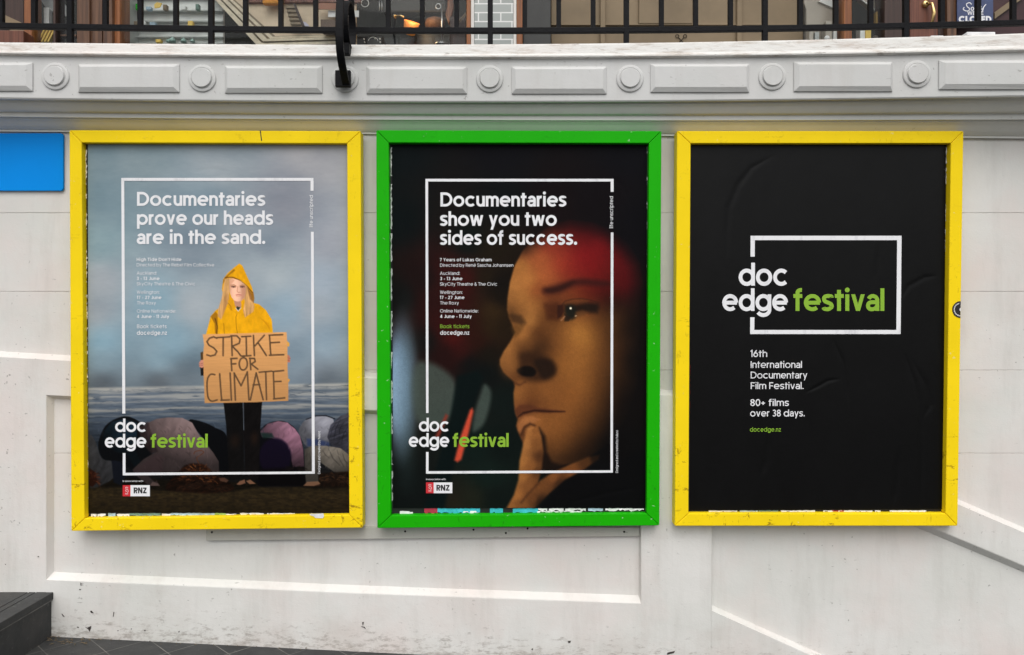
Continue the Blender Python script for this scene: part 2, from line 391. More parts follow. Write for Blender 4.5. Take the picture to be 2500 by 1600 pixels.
# timber battens left on the wall under the frames
for x0, x1, ya, yb, yk in ((503, 1562, 1288, (1321, 1310), RB1), (1739, 1925, 1280, (1311.5, 1311.5), RB2)):
    a = MB(); y0 = yk - .020
    q = [(W(x0, ya, y0).x, W(x0, ya, y0).z), (W(x0, yb[0], y0).x, W(x0, yb[0], y0).z), (W(x1, yb[1], y0).x, W(x1, yb[1], y0).z), (W(x1, ya, y0).x, W(x1, ya, y0).z)]
    a.prism(q, y0, yk + .004)
    bt = a.build('batten', wall_paint('batten_shaded_paint', (.50, .49, .45), .9, False) if 'batten' not in M else M['batten'], B, bevel=.002)  # wall paint darkened to carry the shade beneath the frames
    M['batten'] = bt.data.materials[0]
    hs_ = [(517, 1300), (1156, 1294), (1235, 1302), (1288, 1291), (1524, 1299), (989, 1298)] if x0 == 503 else [(1770, 1295.5), (1893, 1296), (1903, 1294)]
    for hx, hy in hs_:
        k = MB(); k.lathe(W(hx, hy, y0 - .0012), (0, 1, 0), [(.0001, 0), (.0032, .0002), (.0036, .002)], 10)
        k.build('screw', M['iron'], bt)
# floor of the balcony
mm = MB(); mm.box(XL, XR, .02, 1.5, 1.78, 1.86); mm.build('balcony_floor', M['slate'], B)

# ---------------------------------------------------------------- shop front on the balcony
SY = 1.2
M['beige'] = simple('beige_plaster', (.26, .195, .12), .7, 0, 3, .28)
M['charcoal'] = simple('charcoal_paint', (.035, .036, .034), .5, 0, 20, .2)
M['maroon'] = simple('maroon_paint', (.055, .018, .020), .5, 0, 12, .3)
M['trim_white'] = simple('white_trim', (.74, .72, .68), .5, 0, 20, .1)
def part(name, mat, px0, px1, y0, y1, bev=.004, par=B, py0=-1100, py1=330):
    a = MB(); a.pbox(px0, px1, py0, py1, y0, y1); return a.build(name, mat, par, bevel=bev)
part('door_jamb', M['wood'], 187, 218, SY - .05, SY + .08); part('door_jamb', M['wood'], 219.5, 249, SY - .035, SY + .08)
part('door_jamb', M['wood'], 251, 273, SY - .045, SY + .08); part('door_jamb', M['wood_orange'], 273.5, 292, SY - .02, SY + .08)
part('window_frame', M['wood_orange'], 1139, 1149, SY - .04, SY + .08)
part('window_frame', M['wood_orange'], 1261.5, 1276, SY - .04, SY + .08)
part('window_frame', M['wood_orange'], 58, 77, SY - .02, SY + .06)
part('window_frame', M['wood_dark'], 129, 135, SY - .02, SY + .06)
part('window_frame', M['wood_orange'], 2061, 2080, SY - .03, SY + .06)
part('window_frame', M['wood_dark'], 2160, 2206, SY - .02, SY + .08)
def tile_mat():
    m = NT('grey_wall_tiles'); v = m.n("ShaderNodeTexBrick"); v.offset = .5
    m.l(m.pos(rot=(R(90), 0, 0)), v.inputs["Vector"])
    v.inputs["Color1"].default_value = (.36, .385, .365, 1); v.inputs["Color2"].default_value = (.30, .325, .31, 1); v.inputs["Mortar"].default_value = (.72, .72, .70, 1)
    v.inputs["Scale"].default_value = 1; v.inputs["Mortar Size"].default_value = .0032; v.inputs["Brick Width"].default_value = .108; v.inputs["Row Height"].default_value = .043
    return m.done(v.outputs[0], .25)
a = MB(); a.pbox(1158, 1253, -1100, 330, SY - .03, SY + .3); a.build('tiled_pillar', tile_mat(), B, bevel=.002)
part('pillar_edge', M['trim_white'], 1149.6, 1157.6, SY - .034, SY + .3, .002); part('pillar_edge', M['trim_white'], 1253.4, 1261, SY - .034, SY + .3, .002)
part('side_panel', M['charcoal'], 1276.5, 1345, SY - .005, SY + .05)
part('side_panel', M['beige'], 1345.5, 1961, SY + .10, SY + .15)
part('beige_strip', M['beige'], 1466, 1478, SY + .075, SY + .0998, .003); part('beige_strip', M['beige'], 1800, 1812, SY + .075, SY + .0998, .003)
a = MB(); a.pbox(1345.5, 1961, 58, 62, SY + .088, SY + .0998); a.pbox(1560, 1690, -30, 58, SY + .085, SY + .0998); a.build('wall_moulding', M['beige'], B, bevel=.003)
def pane(px0, px1, y=SY):
    a = MB(); a.pbox(px0, px1, -1100, 330, y, y + .006); return a.build('window_pane', M['glass'], B)
pane(292.5, 1138.5); pane(77.5, 128.5); pane(135.5, 186.5); pane(1962, 2060.5); pane(2080.5, 2159.5)
# door at the right with brass handle
d = part('shop_door', M['wood_red'], 2222, 2290, SY - .02, SY + .03)
a = MB(); c = W(2276, 32, SY - .05)
a.tube([c + Vector((-.014, .03, .055)), c + Vector((0, 0, .045)), c + Vector((.006, -.004, 0)), c + Vector((0, 0, -.042)), c + Vector((-.014, .03, -.05))], [.005, .007, .009, .007, .005], 10)
a.lathe(W(2263, 8, SY - .035), (0, 1, 0), [(.006, 0), (.016, .002), (.017, .014)], 16)
M['brass'] = simple('brass', (.75, .52, .22), .28, 1); a.build('door_handle', M['brass'], d)
part('door_jamb', M['wood_dark'], 2206.5, 2221.5, SY, SY + .08); part('door_jamb', M['wood_dark'], 2290.5, 2312, SY, SY + .08)
part('door_jamb', M['wood'], 2312.5, 2336, SY - .03, SY + .08)
part('side_panel', M['maroon'], 2336.5, 2700, SY + .03, SY + .08)
a = MB(); q = [W(2426, 32, SY + .02), W(2500, -22, SY + .02), W(2500, -6, SY + .02), W(2426, 48, SY + .02)]
a.prism([(v.x, v.z) for v in q], SY + .012, SY + .0295); a.build('beige_strip', M['beige'], B)
part('side_panel', M['wood_dark'], -400, 57.5, SY + .02, SY + .06)
a = MB(); q = [(-20, 22), (-20, 50), (58, 92), (58, 58)]; q = [W(x, y, SY) for x, y in q]
a.prism([(v.x, v.z) for v in q], SY + .004, SY + .0195); a.build('beige_strip', M['beige'], B)  # diagonal highlight on the dark panel, built as a beige strip
# room behind the glass
BY = 3.4
a = MB(); a.box(-4, XR, BY, BY + .1, 1.8, 5); a.build('back_wall', simple('shop_back_wall', (.040, .038, .030), .7, 0, 3, .4), B)
a = MB(); a.box(XL, XR, SY + .2, BY, 4.25, 4.35); a.build('added_glass_roof', M['glass'], B)  # unseen glass ceiling, added so sky light floods the shop
a = MB(); a.box(XL, XR, SY - .05, SY + .3, 4.15, 6.5); a.build('upper_wall', M['wall'], B)
# ---------------------------------------------------------------- things in and before the shop
def wood_box(name, mat, px0, px1, py0, py1, y0, y1, label, cat, bev=.004, group=None):
    a = MB(); a.pbox(px0, px1, py0, py1, y0, y1); return tag(a.build(name, mat, None, bevel=bev), label, cat, group)
# shelves behind the glass, left; their paleness imitates the window's reflections
M['shelf_white'] = simple('pale_shelf_laminate', (.80, .81, .78), .35, 0, 8, .15)
M['shelf_grey'] = simple('grey_shelf_laminate', (.50, .52, .50), .35, 0, 8, .2)
sh = link(thing('reflection_shelf', 'pale shelf unit standing in for reflections in the left shop window', 'shelf'))
a = MB(); a.pbox(294, 545, -260, 180, SY + .17, SY + .19); a.build('back_panel', M['shelf_white'], sh)
for py, d_ in ((-60, .12), (-8, .10), (24, .13), (50, .11), (63, .14), (88, .12), (104, .15)):
    a = MB(); a.pbox(296, 543, py, py + 3.2, SY + .17 - d_ * .22, SY + .169); a.build('shelf_board', M['shelf_grey'], sh, bevel=.001)
a = MB(); a.pbox(294, 309, -260, 180, SY + .05, SY + .17); a.build('side_panel', M['shelf_grey'], sh, bevel=.002)
random.seed(4)
M['flag'] = simple('yellow_card', (.80, .55, .12), .5)
a = MB(); q = [W(x, y, SY + .1) for x, y in ((377, 12), (384, 6), (396, 9), (391, 19), (378, 21))]
a.prism([(v.x, v.z) for v in q], SY + .097, SY + .101); tag(a.build('card', M['flag']), 'small yellow card standing among the pale shelves', 'card')
M['clear'] = simple('green_glass', (.35, .50, .45), .1)
for k, (px, h, r) in enumerate(((322, 16, 4), (352, 12, 5), (421, 13, 8), (448, 11, 7), (470, 9, 6), (410, 8, 5))):
    a = MB(); b = W(px, 104.0 if k > 1 else 63, SY + .12); s_ = 2.0e-3
    a.lathe(b, (0, 0, 1), [(.0001, 0), (r * s_, .001), (r * s_, h * s_ * .6), (r * s_ * .45, h * s_ * .8), (r * s_ * .4, h * s_), (.0001, h * s_)], 14)
    tag(a.build('jar', M['clear'] if k > 1 else M['shelf_white']), ['white jar on the upper shelf nearest the wooden door jamb', 'second white jar along the upper shelf behind the left window', 'wide green glass jar on the bottom shelf, largest of its row', 'green glass jar right of the largest jar on the bottom shelf', 'small green glass jar at the right end of the bottom shelf', 'smallest green glass jar at the left end of the bottom shelf'][k], 'jar', 'jars on the shop shelves')
items = [(314, 24, 9, 12, 'shelf_white', 'white carton at the left end of the upper shelf'), (334, 24, 7, 15, 'green', 'small green carton on the upper shelf, third from the left window post'), (362, 24, 12, 8, 'paper_blue', 'low pale blue carton on the upper shelf under the yellow card'), (402, 24, 9, 13, 'beige', 'beige carton on the upper shelf just right of the yellow card'), (447, 24, 11, 10, 'shelf_white', 'white carton on the upper shelf left of a railing bar'), (481, 24, 8, 14, 'paper_sage', 'grey green carton toward the right of the upper shelf'), (330, 63, 10, 11, 'beige', 'beige carton at the left end of the shelf just above the bottom rail'), (372, 63, 14, 9, 'paper_blue', 'wide pale blue carton on the shelf just above the bottom rail'), (464, 63, 12, 12, 'flag', 'yellow carton on the shelf just above the bottom rail'), (386, 104, 13, 8, 'flag', 'low yellow carton on the bottom shelf beside the green jars')]
for px, py, w_, h_, mt_, lb in items:
    wood_box('carton', M[mt_], px - w_ / 2, px + w_ / 2, py - h_, py - .3, SY + .12, SY + .145, lb, 'carton', .0015, 'cartons on the shop shelves')
# tilted picture frame
M['gilt'] = simple('pale_gilt_moulding', (.74, .64, .48), .4, 0, 30, .25); M['gilt_dark'] = simple('dark_gilt_groove', (.26, .20, .13), .5, 0, 30, .3)
M['canvas'] = simple('faded_canvas', (.74, .60, .44), .7, 0, 7, .3, .004)
pf_ = link(thing('picture_frame', 'large pale gilt picture frame lying tilted behind the shop window', 'picture frame'))
def fr(off): # corner of the frame: left rail runs up-left, bottom rail runs right
    return [(470 + off * .9, -60), (628 + off * 1.0, 112 - off * .62), (868, 106 - off * .62)]
yy = SY + .10
for k, (o0, o1, mat, dy) in enumerate(((0, 11, 'gilt', .0), (11, 15, 'gilt_dark', .012), (15, 25, 'gilt', -.008), (25, 30, 'gilt_dark', .010), (30, 37, 'gilt', .004), (37, 42, 'gilt_dark', .014))):
    A_, B_ = fr(o0), fr(o1); a = MB()
    for i in range(2):
        q = [W(*A_[i], yy), W(*A_[i + 1], yy), W(*B_[i + 1], yy), W(*B_[i], yy)]
        a.prism([(v.x, v.z) for v in q], yy + dy, yy + .03)
    a.build('frame_moulding', M[mat], pf_)
A_ = fr(42); q = [W(*v, yy) for v in A_ + [(868, -60)]]
a = MB(); a.prism([(v.x, v.z) for v in q], yy + .018, yy + .028); a.build('canvas', M['canvas'], pf_)
# yellow sheet and red blind parts at top of the canvas
wood_box('paper_tag', M['paper_white'], 801, 876, 26, 42, SY + .085, SY + .088, 'small white blank paper tag behind the iron scroll bracket', 'tag', 0)
wood_box('folded_cloth', simple('orange_cloth', (.75, .30, .03), .7, 0, 20, .3), 640, 690, -14, 9, SY + .06, SY + .09, 'bright orange cloth hanging at the top of the shop window', 'cloth', .006)
wood_box('price_rail', M['wood_red'], 600, 880, -14, 6.5, SY + .10, SY + .12, 'reddish wooden rail across the top of the tilted picture frame', 'rail', .002)
a = MB(); q = [W(x, y, SY + .07) for x, y in ((738, 66), (741, 55), (748, 57), (757, 66))]; a.prism([(v.x, v.z) for v in q], SY + .06, SY + .075)
tag(a.build('folded_paper', simple('lilac_paper', (.55, .53, .66), .6)), 'small lilac folded paper just above the black bottom rail', 'paper')
wood_box('card_sheet', simple('terracotta_card', (.36, .17, .11), .6, 0, 9, .25), 775, 862, 8, 23, SY + .07, SY + .075, 'terracotta card sheet above the small white tag behind the bracket', 'card', 0)
wood_box('storage_tin', simple('dark_brown_tin', (.13, .075, .045), .4, 0, 9, .3), 782, 866, 47, 74, SY + .03, SY + .09, 'dark brown tin just left of the iron scroll bracket', 'tin', .004)
sr = link(thing('slatted_crate', 'small grey slatted crate standing before the faded canvas', 'crate'))
for k in range(5):
    a = MB(); a.pbox(697 + k * 3, 722 + k * 3, 14 + k * 10, 20 + k * 10, SY + .06, SY + .08); a.build('slat', M['gilt_dark'], sr, bevel=.001)
a = MB(); q = [W(u, v, SY + .06) for u, v in ((716, 10), (722, 10), (745, 66), (738, 66))]; a.prism([(v.x, v.z) for v in q], SY + .055, SY + .0598); a.build('side_rail', M['wood_dark'], sr)
# dark counter, radio, lamp, ring hooks, stand
M['dark_grey'] = simple('dark_grey_plastic', (.022, .022, .022), .4, 0, 14, .3)
wood_box('counter', simple('dark_counter', (.018, .018, .015), .4, 0, 5, .3), 868, 1137, 74, 330, SY + .45, SY + 1.0, 'dark shop counter behind the window with the lit lamp', 'counter')
rd = wood_box('radio', M['dark_grey'], 872, 935, 88, 112, SY + .30, SY + .42, 'black radio with small pale knobs at the foot of the window', 'radio', .006)
for x, y, r in ((888, 95, 2.2), (890, 103, 2), (934 - 7, 95, 2.2), (933 - 5, 103, 2), (915, 94, 1.6)):
    a = MB(); a.lathe(W(x, y, SY + .292), (0, 1, 0), [(.0001, 0), (r * .0018, .001), (r * .002, .010)], 12); a.build('knob', M['shelf_white'], rd)
a = MB(); c = W(911, 103, SY + .296); a.tube([c + Vector((.026 * math.cos(t), 0, .026 * math.sin(t))) for t in np.linspace(.2, 2.9, 14)], .0016, 6); a.build('dial', M['shelf_white'], rd)
lp = link(thing('desk_lamp', 'small lit desk lamp with tilted shade glowing warm behind the window', 'lamp'))
ly = SY + .35
def LP(x, y, dy=0): return W(x, y, ly + dy)
M['shade'] = simple('copper_lamp_shade', (.75, .30, .08), .45, 0)
M['shade_glow'] = emit('glowing_copper_shade', (.62, .22, .05), .22)
LAX = (.28, -.42, .86); LC = LP(1003, 66)
a = MB(); a.lathe(LC, LAX, [(.018, -.042), (.030, -.036), (.036, -.010), (.043, .026), (.0405, .026), (.036, .006)], 28); a.build('lamp_shade', M['shade_glow'], lp)
a = MB(); a.lathe(LC, LAX, [(.0001, .017), (.030, .015), (.038, .010)], 28); a.build('bulb', emit('warm_bulb', (1, .72, .38), 4), lp)
a = MB(); a.tube([LP(966, 41, .01), LP(978, 39, .005), LP(986, 42)], .006, 8); a.tube([LP(966, 41, .01), LP(962, 39, .02)], .009, 8); a.build('lamp_arm', M['brass'], lp)
a = MB(); a.tube([LP(966, 41, .02), LP(960, 75, .08), LP(965, 110, .10)], .004, 8); a.build('lamp_stem', M['iron'], lp)
pl = bpy.data.lights.new('lamp_light', 'POINT'); pl.energy = 1.0; pl.color = (1, .62, .3); pl.shadow_soft_size = .04
plo = bpy.data.objects.new('lamp_light', pl); COL.objects.link(plo); plo.parent = lp; plo.location = LP(1012, 40, -.06)
bs = MB(); c = LP(1062, 74, .12)
bs.lathe(c, (0, 0, 1), [(.0001, 0), (.045, 0), (.058, .03), (.052, .052), (.03, .064), (.0001, .066)], 18)
tag(bs.build('basket', simple('brown_wicker', (.20, .10, .05), .6, 0, 60, .5, .004)), 'brown wicker basket to the right of the lit lamp', 'basket')
a = MB(); a.tube([W(1079, 11, SY + .22), W(1079, 112, SY + .22)], .004, 8); a.lathe(W(1079, 112, SY + .22), (0, 0, 1), [(.0001, 0), (.04, 0), (.04, .006), (.0001, .006)], 16)
M['steel'] = simple('brushed_steel', (.55, .56, .56), .3, 1)
tag(a.build('display_stand', M['steel']), 'thin steel display rod standing left of the tiled pillar', 'stand')
def ring(name, px, py, r, mat, th, lab, cat, y=SY + .15):
    a = MB(); c = W(px, py, y); a.tube([c + Vector((r * math.cos(t), 0, r * math.sin(t))) for t in np.linspace(0, 2 * math.pi, 25)], th, 6)
    return tag(a.build(name, mat), lab, cat)
ring('ring_hook', 891, 8, .019, M['shelf_white'], .0018, 'pale metal ring hanging beside the scroll bracket', 'ring')
ring('bangle', 1070, 16, .013, M['steel'], .0025, 'small silver bangle hanging at the top of the steel rod', 'bangle', SY + .20)
for x, lab in ((926, 'left of two small hanging earrings in the dark window'), (932, 'right of two small hanging earrings in the dark window')):
    a = MB(); a.tube([W(x, 2, SY + .15), W(x + .5, 14, SY + .15), W(x, 28, SY + .15)], [.0012, .003, .001], 6); tag(a.build('earring', M['steel']), lab, 'earring', 'earrings in the window')
a = MB(); q = [W(x, y, SY + .25) for x, y in ((1094, -20), (1104, -20), (1108, 20), (1100, 52), (1096, 60), (1088, 36), (1092, 18))]; a.prism([(v.x, v.z) for v in q], SY + .24, SY + .27)
tag(a.build('carved_stand', M['wood_orange'], None, .004), 'carved pale wooden neck standing before the dark interior', 'carving')
wood_box('wooden_box', M['wood_dark'], 1098, 1138, 40, 150, SY + .2, SY + .5, 'dark wooden box beside the white edge of the tiled pillar', 'box')
a = MB(); a.tube([W(1118, 54, SY + .17), W(1137, 32, SY + .17)], .003, 6); a.tube([W(1120, 57, SY + .17), W(1138, 36, SY + .17)], .002, 6)
tag(a.build('stick_pair', M['beige']), 'pair of thin pale sticks leaning beside the tiled pillar', 'sticks')
wood_box('hanging_coat', M['charcoal'], 935, 1090, -60, 30, SY + .55, SY + .62, 'dark cloth hanging over the counter behind the lit lamp', 'cloth', .01)
# things in the far left window
M['mirror'] = simple('grey_sheet', (.42, .43, .43), .4, 0, 8, .2)
a = MB(); q = [W(x, y, SY + .12) for x, y in ((94, -10), (140, -10), (165, 20), (165, 42), (118, 26))]; a.prism([(v.x, v.z) for v in q], SY + .11, SY + .13)
tag(a.build('tilted_board', M['mirror']), 'pale grey board tilted behind the far left window', 'board')
wood_box('paper_bag', M['paper_white'], 106, 119, 18, 62, SY + .09, SY + .12, 'white paper bag in the far left window', 'bag', .003)
yb = link(thing('slatted_rack', 'slanting yellow slats behind the far left window near the ledge', 'rack'))
for k in range(4):
    a = MB(); x = 94 + k * 8; q = [W(u, v, SY + .06) for u, v in ((x, 104), (x + 4, 104), (x + 26, 60), (x + 22, 60))]; a.prism([(v.x, v.z) for v in q], SY + .05, SY + .07 + k * .001); a.build('slat', M['flag'], yb)
wood_box('shelf_rail', M['wood'], 135.5, 186, 84, 89, SY + .02, SY + .05, 'thin brown rail across the narrow left window', 'rail', .001)
wood_box('cardboard_box', M['wood_red'], -60, 57, 74, 140, SY - .10, SY - .02, 'reddish brown box on the balcony at the far left', 'box', .004)
# scissors emblem painted at the foot of the beige wall
sx_ = MB()
for s_ in (-1, 1):
    c = W(1663 + s_ * 9.5, 88.5, SY + .096); sx_.tube([c + Vector((.0085 * math.cos(t), 0, .0085 * math.sin(t))) for t in np.linspace(0, 2 * math.pi, 17)], .0014, 6)
    sx_.tube([W(1663 + s_ * 6, 92.5, SY + .096), W(1663 - s_ * 5, 104, SY + .096)], .0016, 6)
tag(sx_.build('scissors_emblem', M['iron']), 'black scissors emblem on the beige wall above the green frame', 'emblem')
# acrylic display case
M['acrylic'] = simple('milky_acrylic', (.50, .45, .38), .2, 0, 6, .2)
ac = link(thing('acrylic_case', 'milky clear display case with slanted top in the right shop window', 'display case'))
def poly(name, pts, mat, y0, y1, par=None, bev=0):
    a = MB(); q = [W(x, y, y0) for x, y in pts]; a.prism([(v.x, v.z) for v in q], y0, y1); return a.build(name, mat, par, bev)
M['acr_grey'] = simple('case_grey', (.40, .35, .29), .25, 0, 6, .15)  # darker warm grey for the left side of the case
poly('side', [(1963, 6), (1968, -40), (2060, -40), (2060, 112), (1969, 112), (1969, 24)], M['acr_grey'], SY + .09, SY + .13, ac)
poly('lid', [(1999, 4), (2014, -8), (2059, -14), (2059, 24), (2033, 19), (2018, 12)], M['shelf_white'], SY + .078, SY + .0895, ac)
poly('side', [(2081, -40), (2152, -40), (2152, 36), (2134, 28), (2101, 0)], M['acrylic'], SY + .09, SY + .12, ac)
poly('edge_strip', [(2101, -2), (2105, -2), (2152, 34), (2152, 38)], M['shelf_white'], SY + .082, SY + .0895, ac)
for k, (x0, x1, y0, mat, lab) in enumerate(((1976, 1986, 60, 'acrylic', 'grey carton at the left end of the display case'), (1990, 2000, 78, 'shelf_grey', 'short dark grey carton second in the display case'), (2016, 2031, 52, 'acrylic', 'tall grey carton in the middle of the display case'), (2035, 2044, 76, 'shelf_white', 'pale carton touching the orange window post'), (2100, 2112, 60, 'shelf_white', 'white carton just right of the orange window post'), (2113, 2127, 70, 'flag', 'yellow carton in the right half of the display case'))):
    wood_box('carton', M[mat], x0, x1, y0, 112, SY + .03, SY + .075, lab, 'carton', .002, 'cartons in the display case')
a = MB(); a.lathe(W(2020, 93, SY + .022), (0, 1, 0), [(.0001, 0), (.013, .001), (.013, .006)], 20); tag(a.build('round_tag', M['paper_white']), 'round white tag at the foot of the display case', 'tag')
wood_box('amber_strip', simple('amber_plastic', (.42, .26, .06), .35), 2140, 2153, 28, 70, SY + .05, SY + .08, 'amber strip at the right edge of the display case', 'strip', .002)
a = MB()
for t_ in range(6): a.lathe(W(2138 + t_ * 6, 92 + (t_ % 2) * 8, SY + .05), (0, -1, 0), [(.013, -.01), (.012, 0), (.007, .006), (.0001, .007)], 10)
tag(a.build('trinket_heap', simple('dark_trinkets', (.13, .10, .08), .3, 0, 30, .6)), 'heap of dark trinkets right of the yellow carton', 'trinkets', kind='stuff')

# ---------------------------------------------------------------- balcony railing with scroll bracket
RL = link(thing('balcony_railing', 'black iron balcony railing with square bars above the white ledge', 'railing'))
ry = lambda px: -P(px) + .066
rail_c = curve([(-900, 50), (0, 64.5), (516, 71), (843, 74), (1197, 75.5), (1529, 75), (1867, 71), (2211, 64), (2500, 56), (3400, 22)])
def rb(px, py): return W(px, py, ry(px))
def railbar(c, hh, name):
    rows = []
    for q in np.linspace(-880, 3380, 110):
        b = rb(q, c(q)); rows.append([(b.x, b.y - .008, b.z - hh), (b.x, b.y - .008, b.z + hh), (b.x, b.y + .008, b.z + hh), (b.x, b.y + .008, b.z - hh), (b.x, b.y - .008, b.z - hh)])
    a = MB(); a.rows(rows); return a.build(name, M['iron'], RL, bevel=.0015)
railbar(rail_c, .0085, 'bottom_rail'); railbar(lambda q: rail_c(q) - 730, .012, 'top_rail')
barx = [4, 84, 172, 258, 343, 430, 516, 600, 686, 771, 858, 948, 1031, 1115, 1197, 1281, 1364, 1448, 1529, 1614.5, 1698, 1783, 1867, 1953, 2040, 2125, 2211, 2299, 2387, 2473]
barx = [4 - 85.5 * k for k in range(9, 0, -1)] + barx + [2473 + 87 * k for k in range(1, 9)]
for k, q in enumerate(barx):
    post = (k - 9 - 2) % 4 == 0
    c = rb(q, rail_c(q)); hw = .0082 if post else .0074
    z0 = rb(q, ledge_t(q)).z - .012 if post else c.z - .002
    a = MB(); tw = random.uniform(-.001, .001)
    a.box(c.x - hw, c.x + hw, c.y - hw, c.y + hw, z0, rb(q, rail_c(q) - 730).z)
    a.build('post' if post else 'bar', M['iron'], RL, bevel=.0012)
# scroll bracket
X0 = -.509; pb = P(843)
def ribbon(path, width, th, cap=True):
    a = MB(); rows = []
    for i, (y, z) in enumerate(path):
        y0, z0 = path[max(i - 1, 0)]; y1, z1 = path[min(i + 1, len(path) - 1)]
        t = Vector((0, y1 - y0, z1 - z0)).normalized(); n = Vector((0, -t.z, t.y)) * th / 2; c = Vector((X0, y, z)); u = Vector((width / 2, 0, 0))
        rows.append([c - u - n, c + u - n, c + u + n, c - u + n, c - u - n])
    a.rows(rows); a.add(rows[0][:4], [(0, 1, 2, 3)]); a.add(rows[-1][:4], [(0, 1, 2, 3)]); return a
zz = lambda py, d: EYE + (800 - py) * d / FPX
pts = [(-pb - .030, zz(206, 2.26)), (-pb - .040, zz(196, 2.25)), (-pb - .062, zz(180, 2.235)), (-pb - .088, zz(158, 2.21)), (-pb - .110, zz(130, 2.19)), (-pb - .121, zz(104, 2.18)), (-pb - .124, zz(80, 2.176)), (-pb - .122, zz(40, 2.178)), (-pb - .112, zz(0, 2.19)), (-pb - .092, zz(-50, 2.21)), (-pb - .050, zz(-120, 2.25)), (-pb + .058, zz(-200, 2.36))]
from mathutils import geometry as _g
def smooth(path, n=6):
    p_ = np.array(path); o = []
    for i in range(len(p_) - 1):
        a0, a1, a2, a3 = p_[max(i - 1, 0)], p_[i], p_[i + 1], p_[min(i + 2, len(p_) - 1)]
        for k in range(n):
            t = k / n; o.append(tuple(.5 * ((2 * a1) + (-a0 + a2) * t + (2 * a0 - 5 * a1 + 4 * a2 - a3) * t * t + (-a0 + 3 * a1 - 3 * a2 + a3) * t ** 3)))
    return o + [tuple(p_[-1])]
br = ribbon(smooth(pts), .0225, .009).build('scroll_bracket', M['iron'], RL, bevel=.0012)
cy, cz = -.092, zz(64, 2.31); ra, rz = .058, .070
X0 -= 0.0
a = ribbon([(cy + ra * math.cos(t), cz + rz * math.sin(t)) for t in np.linspace(0, 2 * math.pi, 41)], .020, .007); a.build('ring', M['iron'], br)
a = MB(); a.box(-.5255, -.5005, -pb - .034, -pb + .01, zz(137, 2.29), zz(110, 2.29)); a.build('anchor_block', M['iron'], br, bevel=.002)
a = MB(); c = W(836.5, 190, -pb - .036); a.box(c.x - .0235, c.x + .0235, c.y, c.y + .014, zz(212, 2.27), zz(171.5, 2.27)); a.build('wall_plate', M['iron'], br, bevel=.002)

# ---------------------------------------------------------------- white packets on the ledge
for (x0, x1, y0, y1, lab) in ((2273, 2305, 86.5, 95, 'thin white packet lying on the ledge beside a railing post'), (2361, 2431, 77.5, 90, 'long white crumpled packet on the ledge under the closed sign')):
    a = MB(); y = ry(x0) - .045; a.pbox(x0, x1, y0, y1, y, y + .03); tag(a.build('packet', M['paper_white'], None, .003), lab, 'packet', 'packets on the ledge')
# ---------------------------------------------------------------- poster frames
FY, PLY = -.062, -.042        # front of the frames, plane of the posters
FR = [
 dict(mat='yellow', outer=[(169, 318), (880.5, 320), (885.5, 1289), (173.6, 1297)], inner=[(199, 348.5), (847, 350.5), (852.5, 1257.5), (206, 1266)], poster=[(214.5, 353), (850, 354), (855, 1251), (216, 1252.5)],
      label='yellow framed notice board with a crack in its top rail, beside the blue sign'),
 dict(mat='green', outer=[(918.5, 318), (1615, 320), (1610, 1283.6), (921, 1290)], inner=[(949, 348.7), (1584.4, 350), (1578.8, 1254), (954, 1259)], poster=[(957, 353), (1579, 353), (1578.3, 1240), (960, 1240.7)],
      label='bright green framed notice board hanging between the two yellow ones'),
 dict(mat='yellow', outer=[(1653, 320), (2352.7, 320), (2338.3, 1284.6), (1647.4, 1284.6)], inner=[(1686.4, 350.3), (2321.8, 350), (2308.6, 1254), (1681, 1254)], poster=[(1687.5, 353), (2309.5, 353), (2301.5, 1243), (1684, 1246.4)],
      label='yellow framed notice board around the plain black poster, round sticker on its edge')]
rng = random.Random(11)
for F in FR:
    f = link(thing('notice_board', F['label'], 'notice board', 'framed notice boards on the wall'))
    O = [W(x, y, FY) for x, y in F['outer']]; I = [W(x, y, FY) for x, y in F['inner']]
    off = lambda v, y: Vector((v.x, y, v.z))
    for k in range(4):
        j = (k + 1) % 4
        d_ = (O[j] - O[k]).normalized() * .00045
        o0, o1, i0, i1 = O[k] + d_, O[j] - d_, I[k] + d_, I[j] - d_
        bk, bi = -.018, PLY + .006
        a = MB(); vs = [o0, o1, i1, i0, off(o0, bk), off(o1, bk), off(i1, bi), off(i0, bi)]
        a.add(vs, [(0, 1, 2, 3), (0, 4, 5, 1), (3, 2, 6, 7), (0, 3, 7, 4), (1, 5, 6, 2), (4, 7, 6, 5)])
        a.build('frame_rail', M[F['mat']], f, bevel=.0022)
    a = MB(); C = [off(v, PLY + .004) for v in O]; D = [off(v, -.020) for v in O]
    cc = sum(C, Vector()) / 4
    C = [v + (cc - off(v, PLY + .004)) * .02 for v in C]; D = [v + (cc - off(v, PLY + .004)) * .02 for v in D]
    a.add(C + D, [(0, 1, 2, 3), (7, 6, 5, 4)] + [(k, (k + 1) % 4, (k + 1) % 4 + 4, k + 4) for k in range(4)])
    a.build('backing_board', M['backing'], f)
    F['ob'] = f
# crack in the top rail of the first frame
def flat(name, pts, mat, y, par, th=.0006):
    a = MB(); q = [W(u, v, y) for u, v in pts]; a.prism([(v.x, v.z) for v in q], y - th, y); return a.build(name, mat, par)
flat('crack', [(634, 319), (637, 319), (638, 330), (640, 344), (637.5, 344.5), (636, 332)], M['ink_black'], FY - .0002, FR[0]['ob'], .0004)
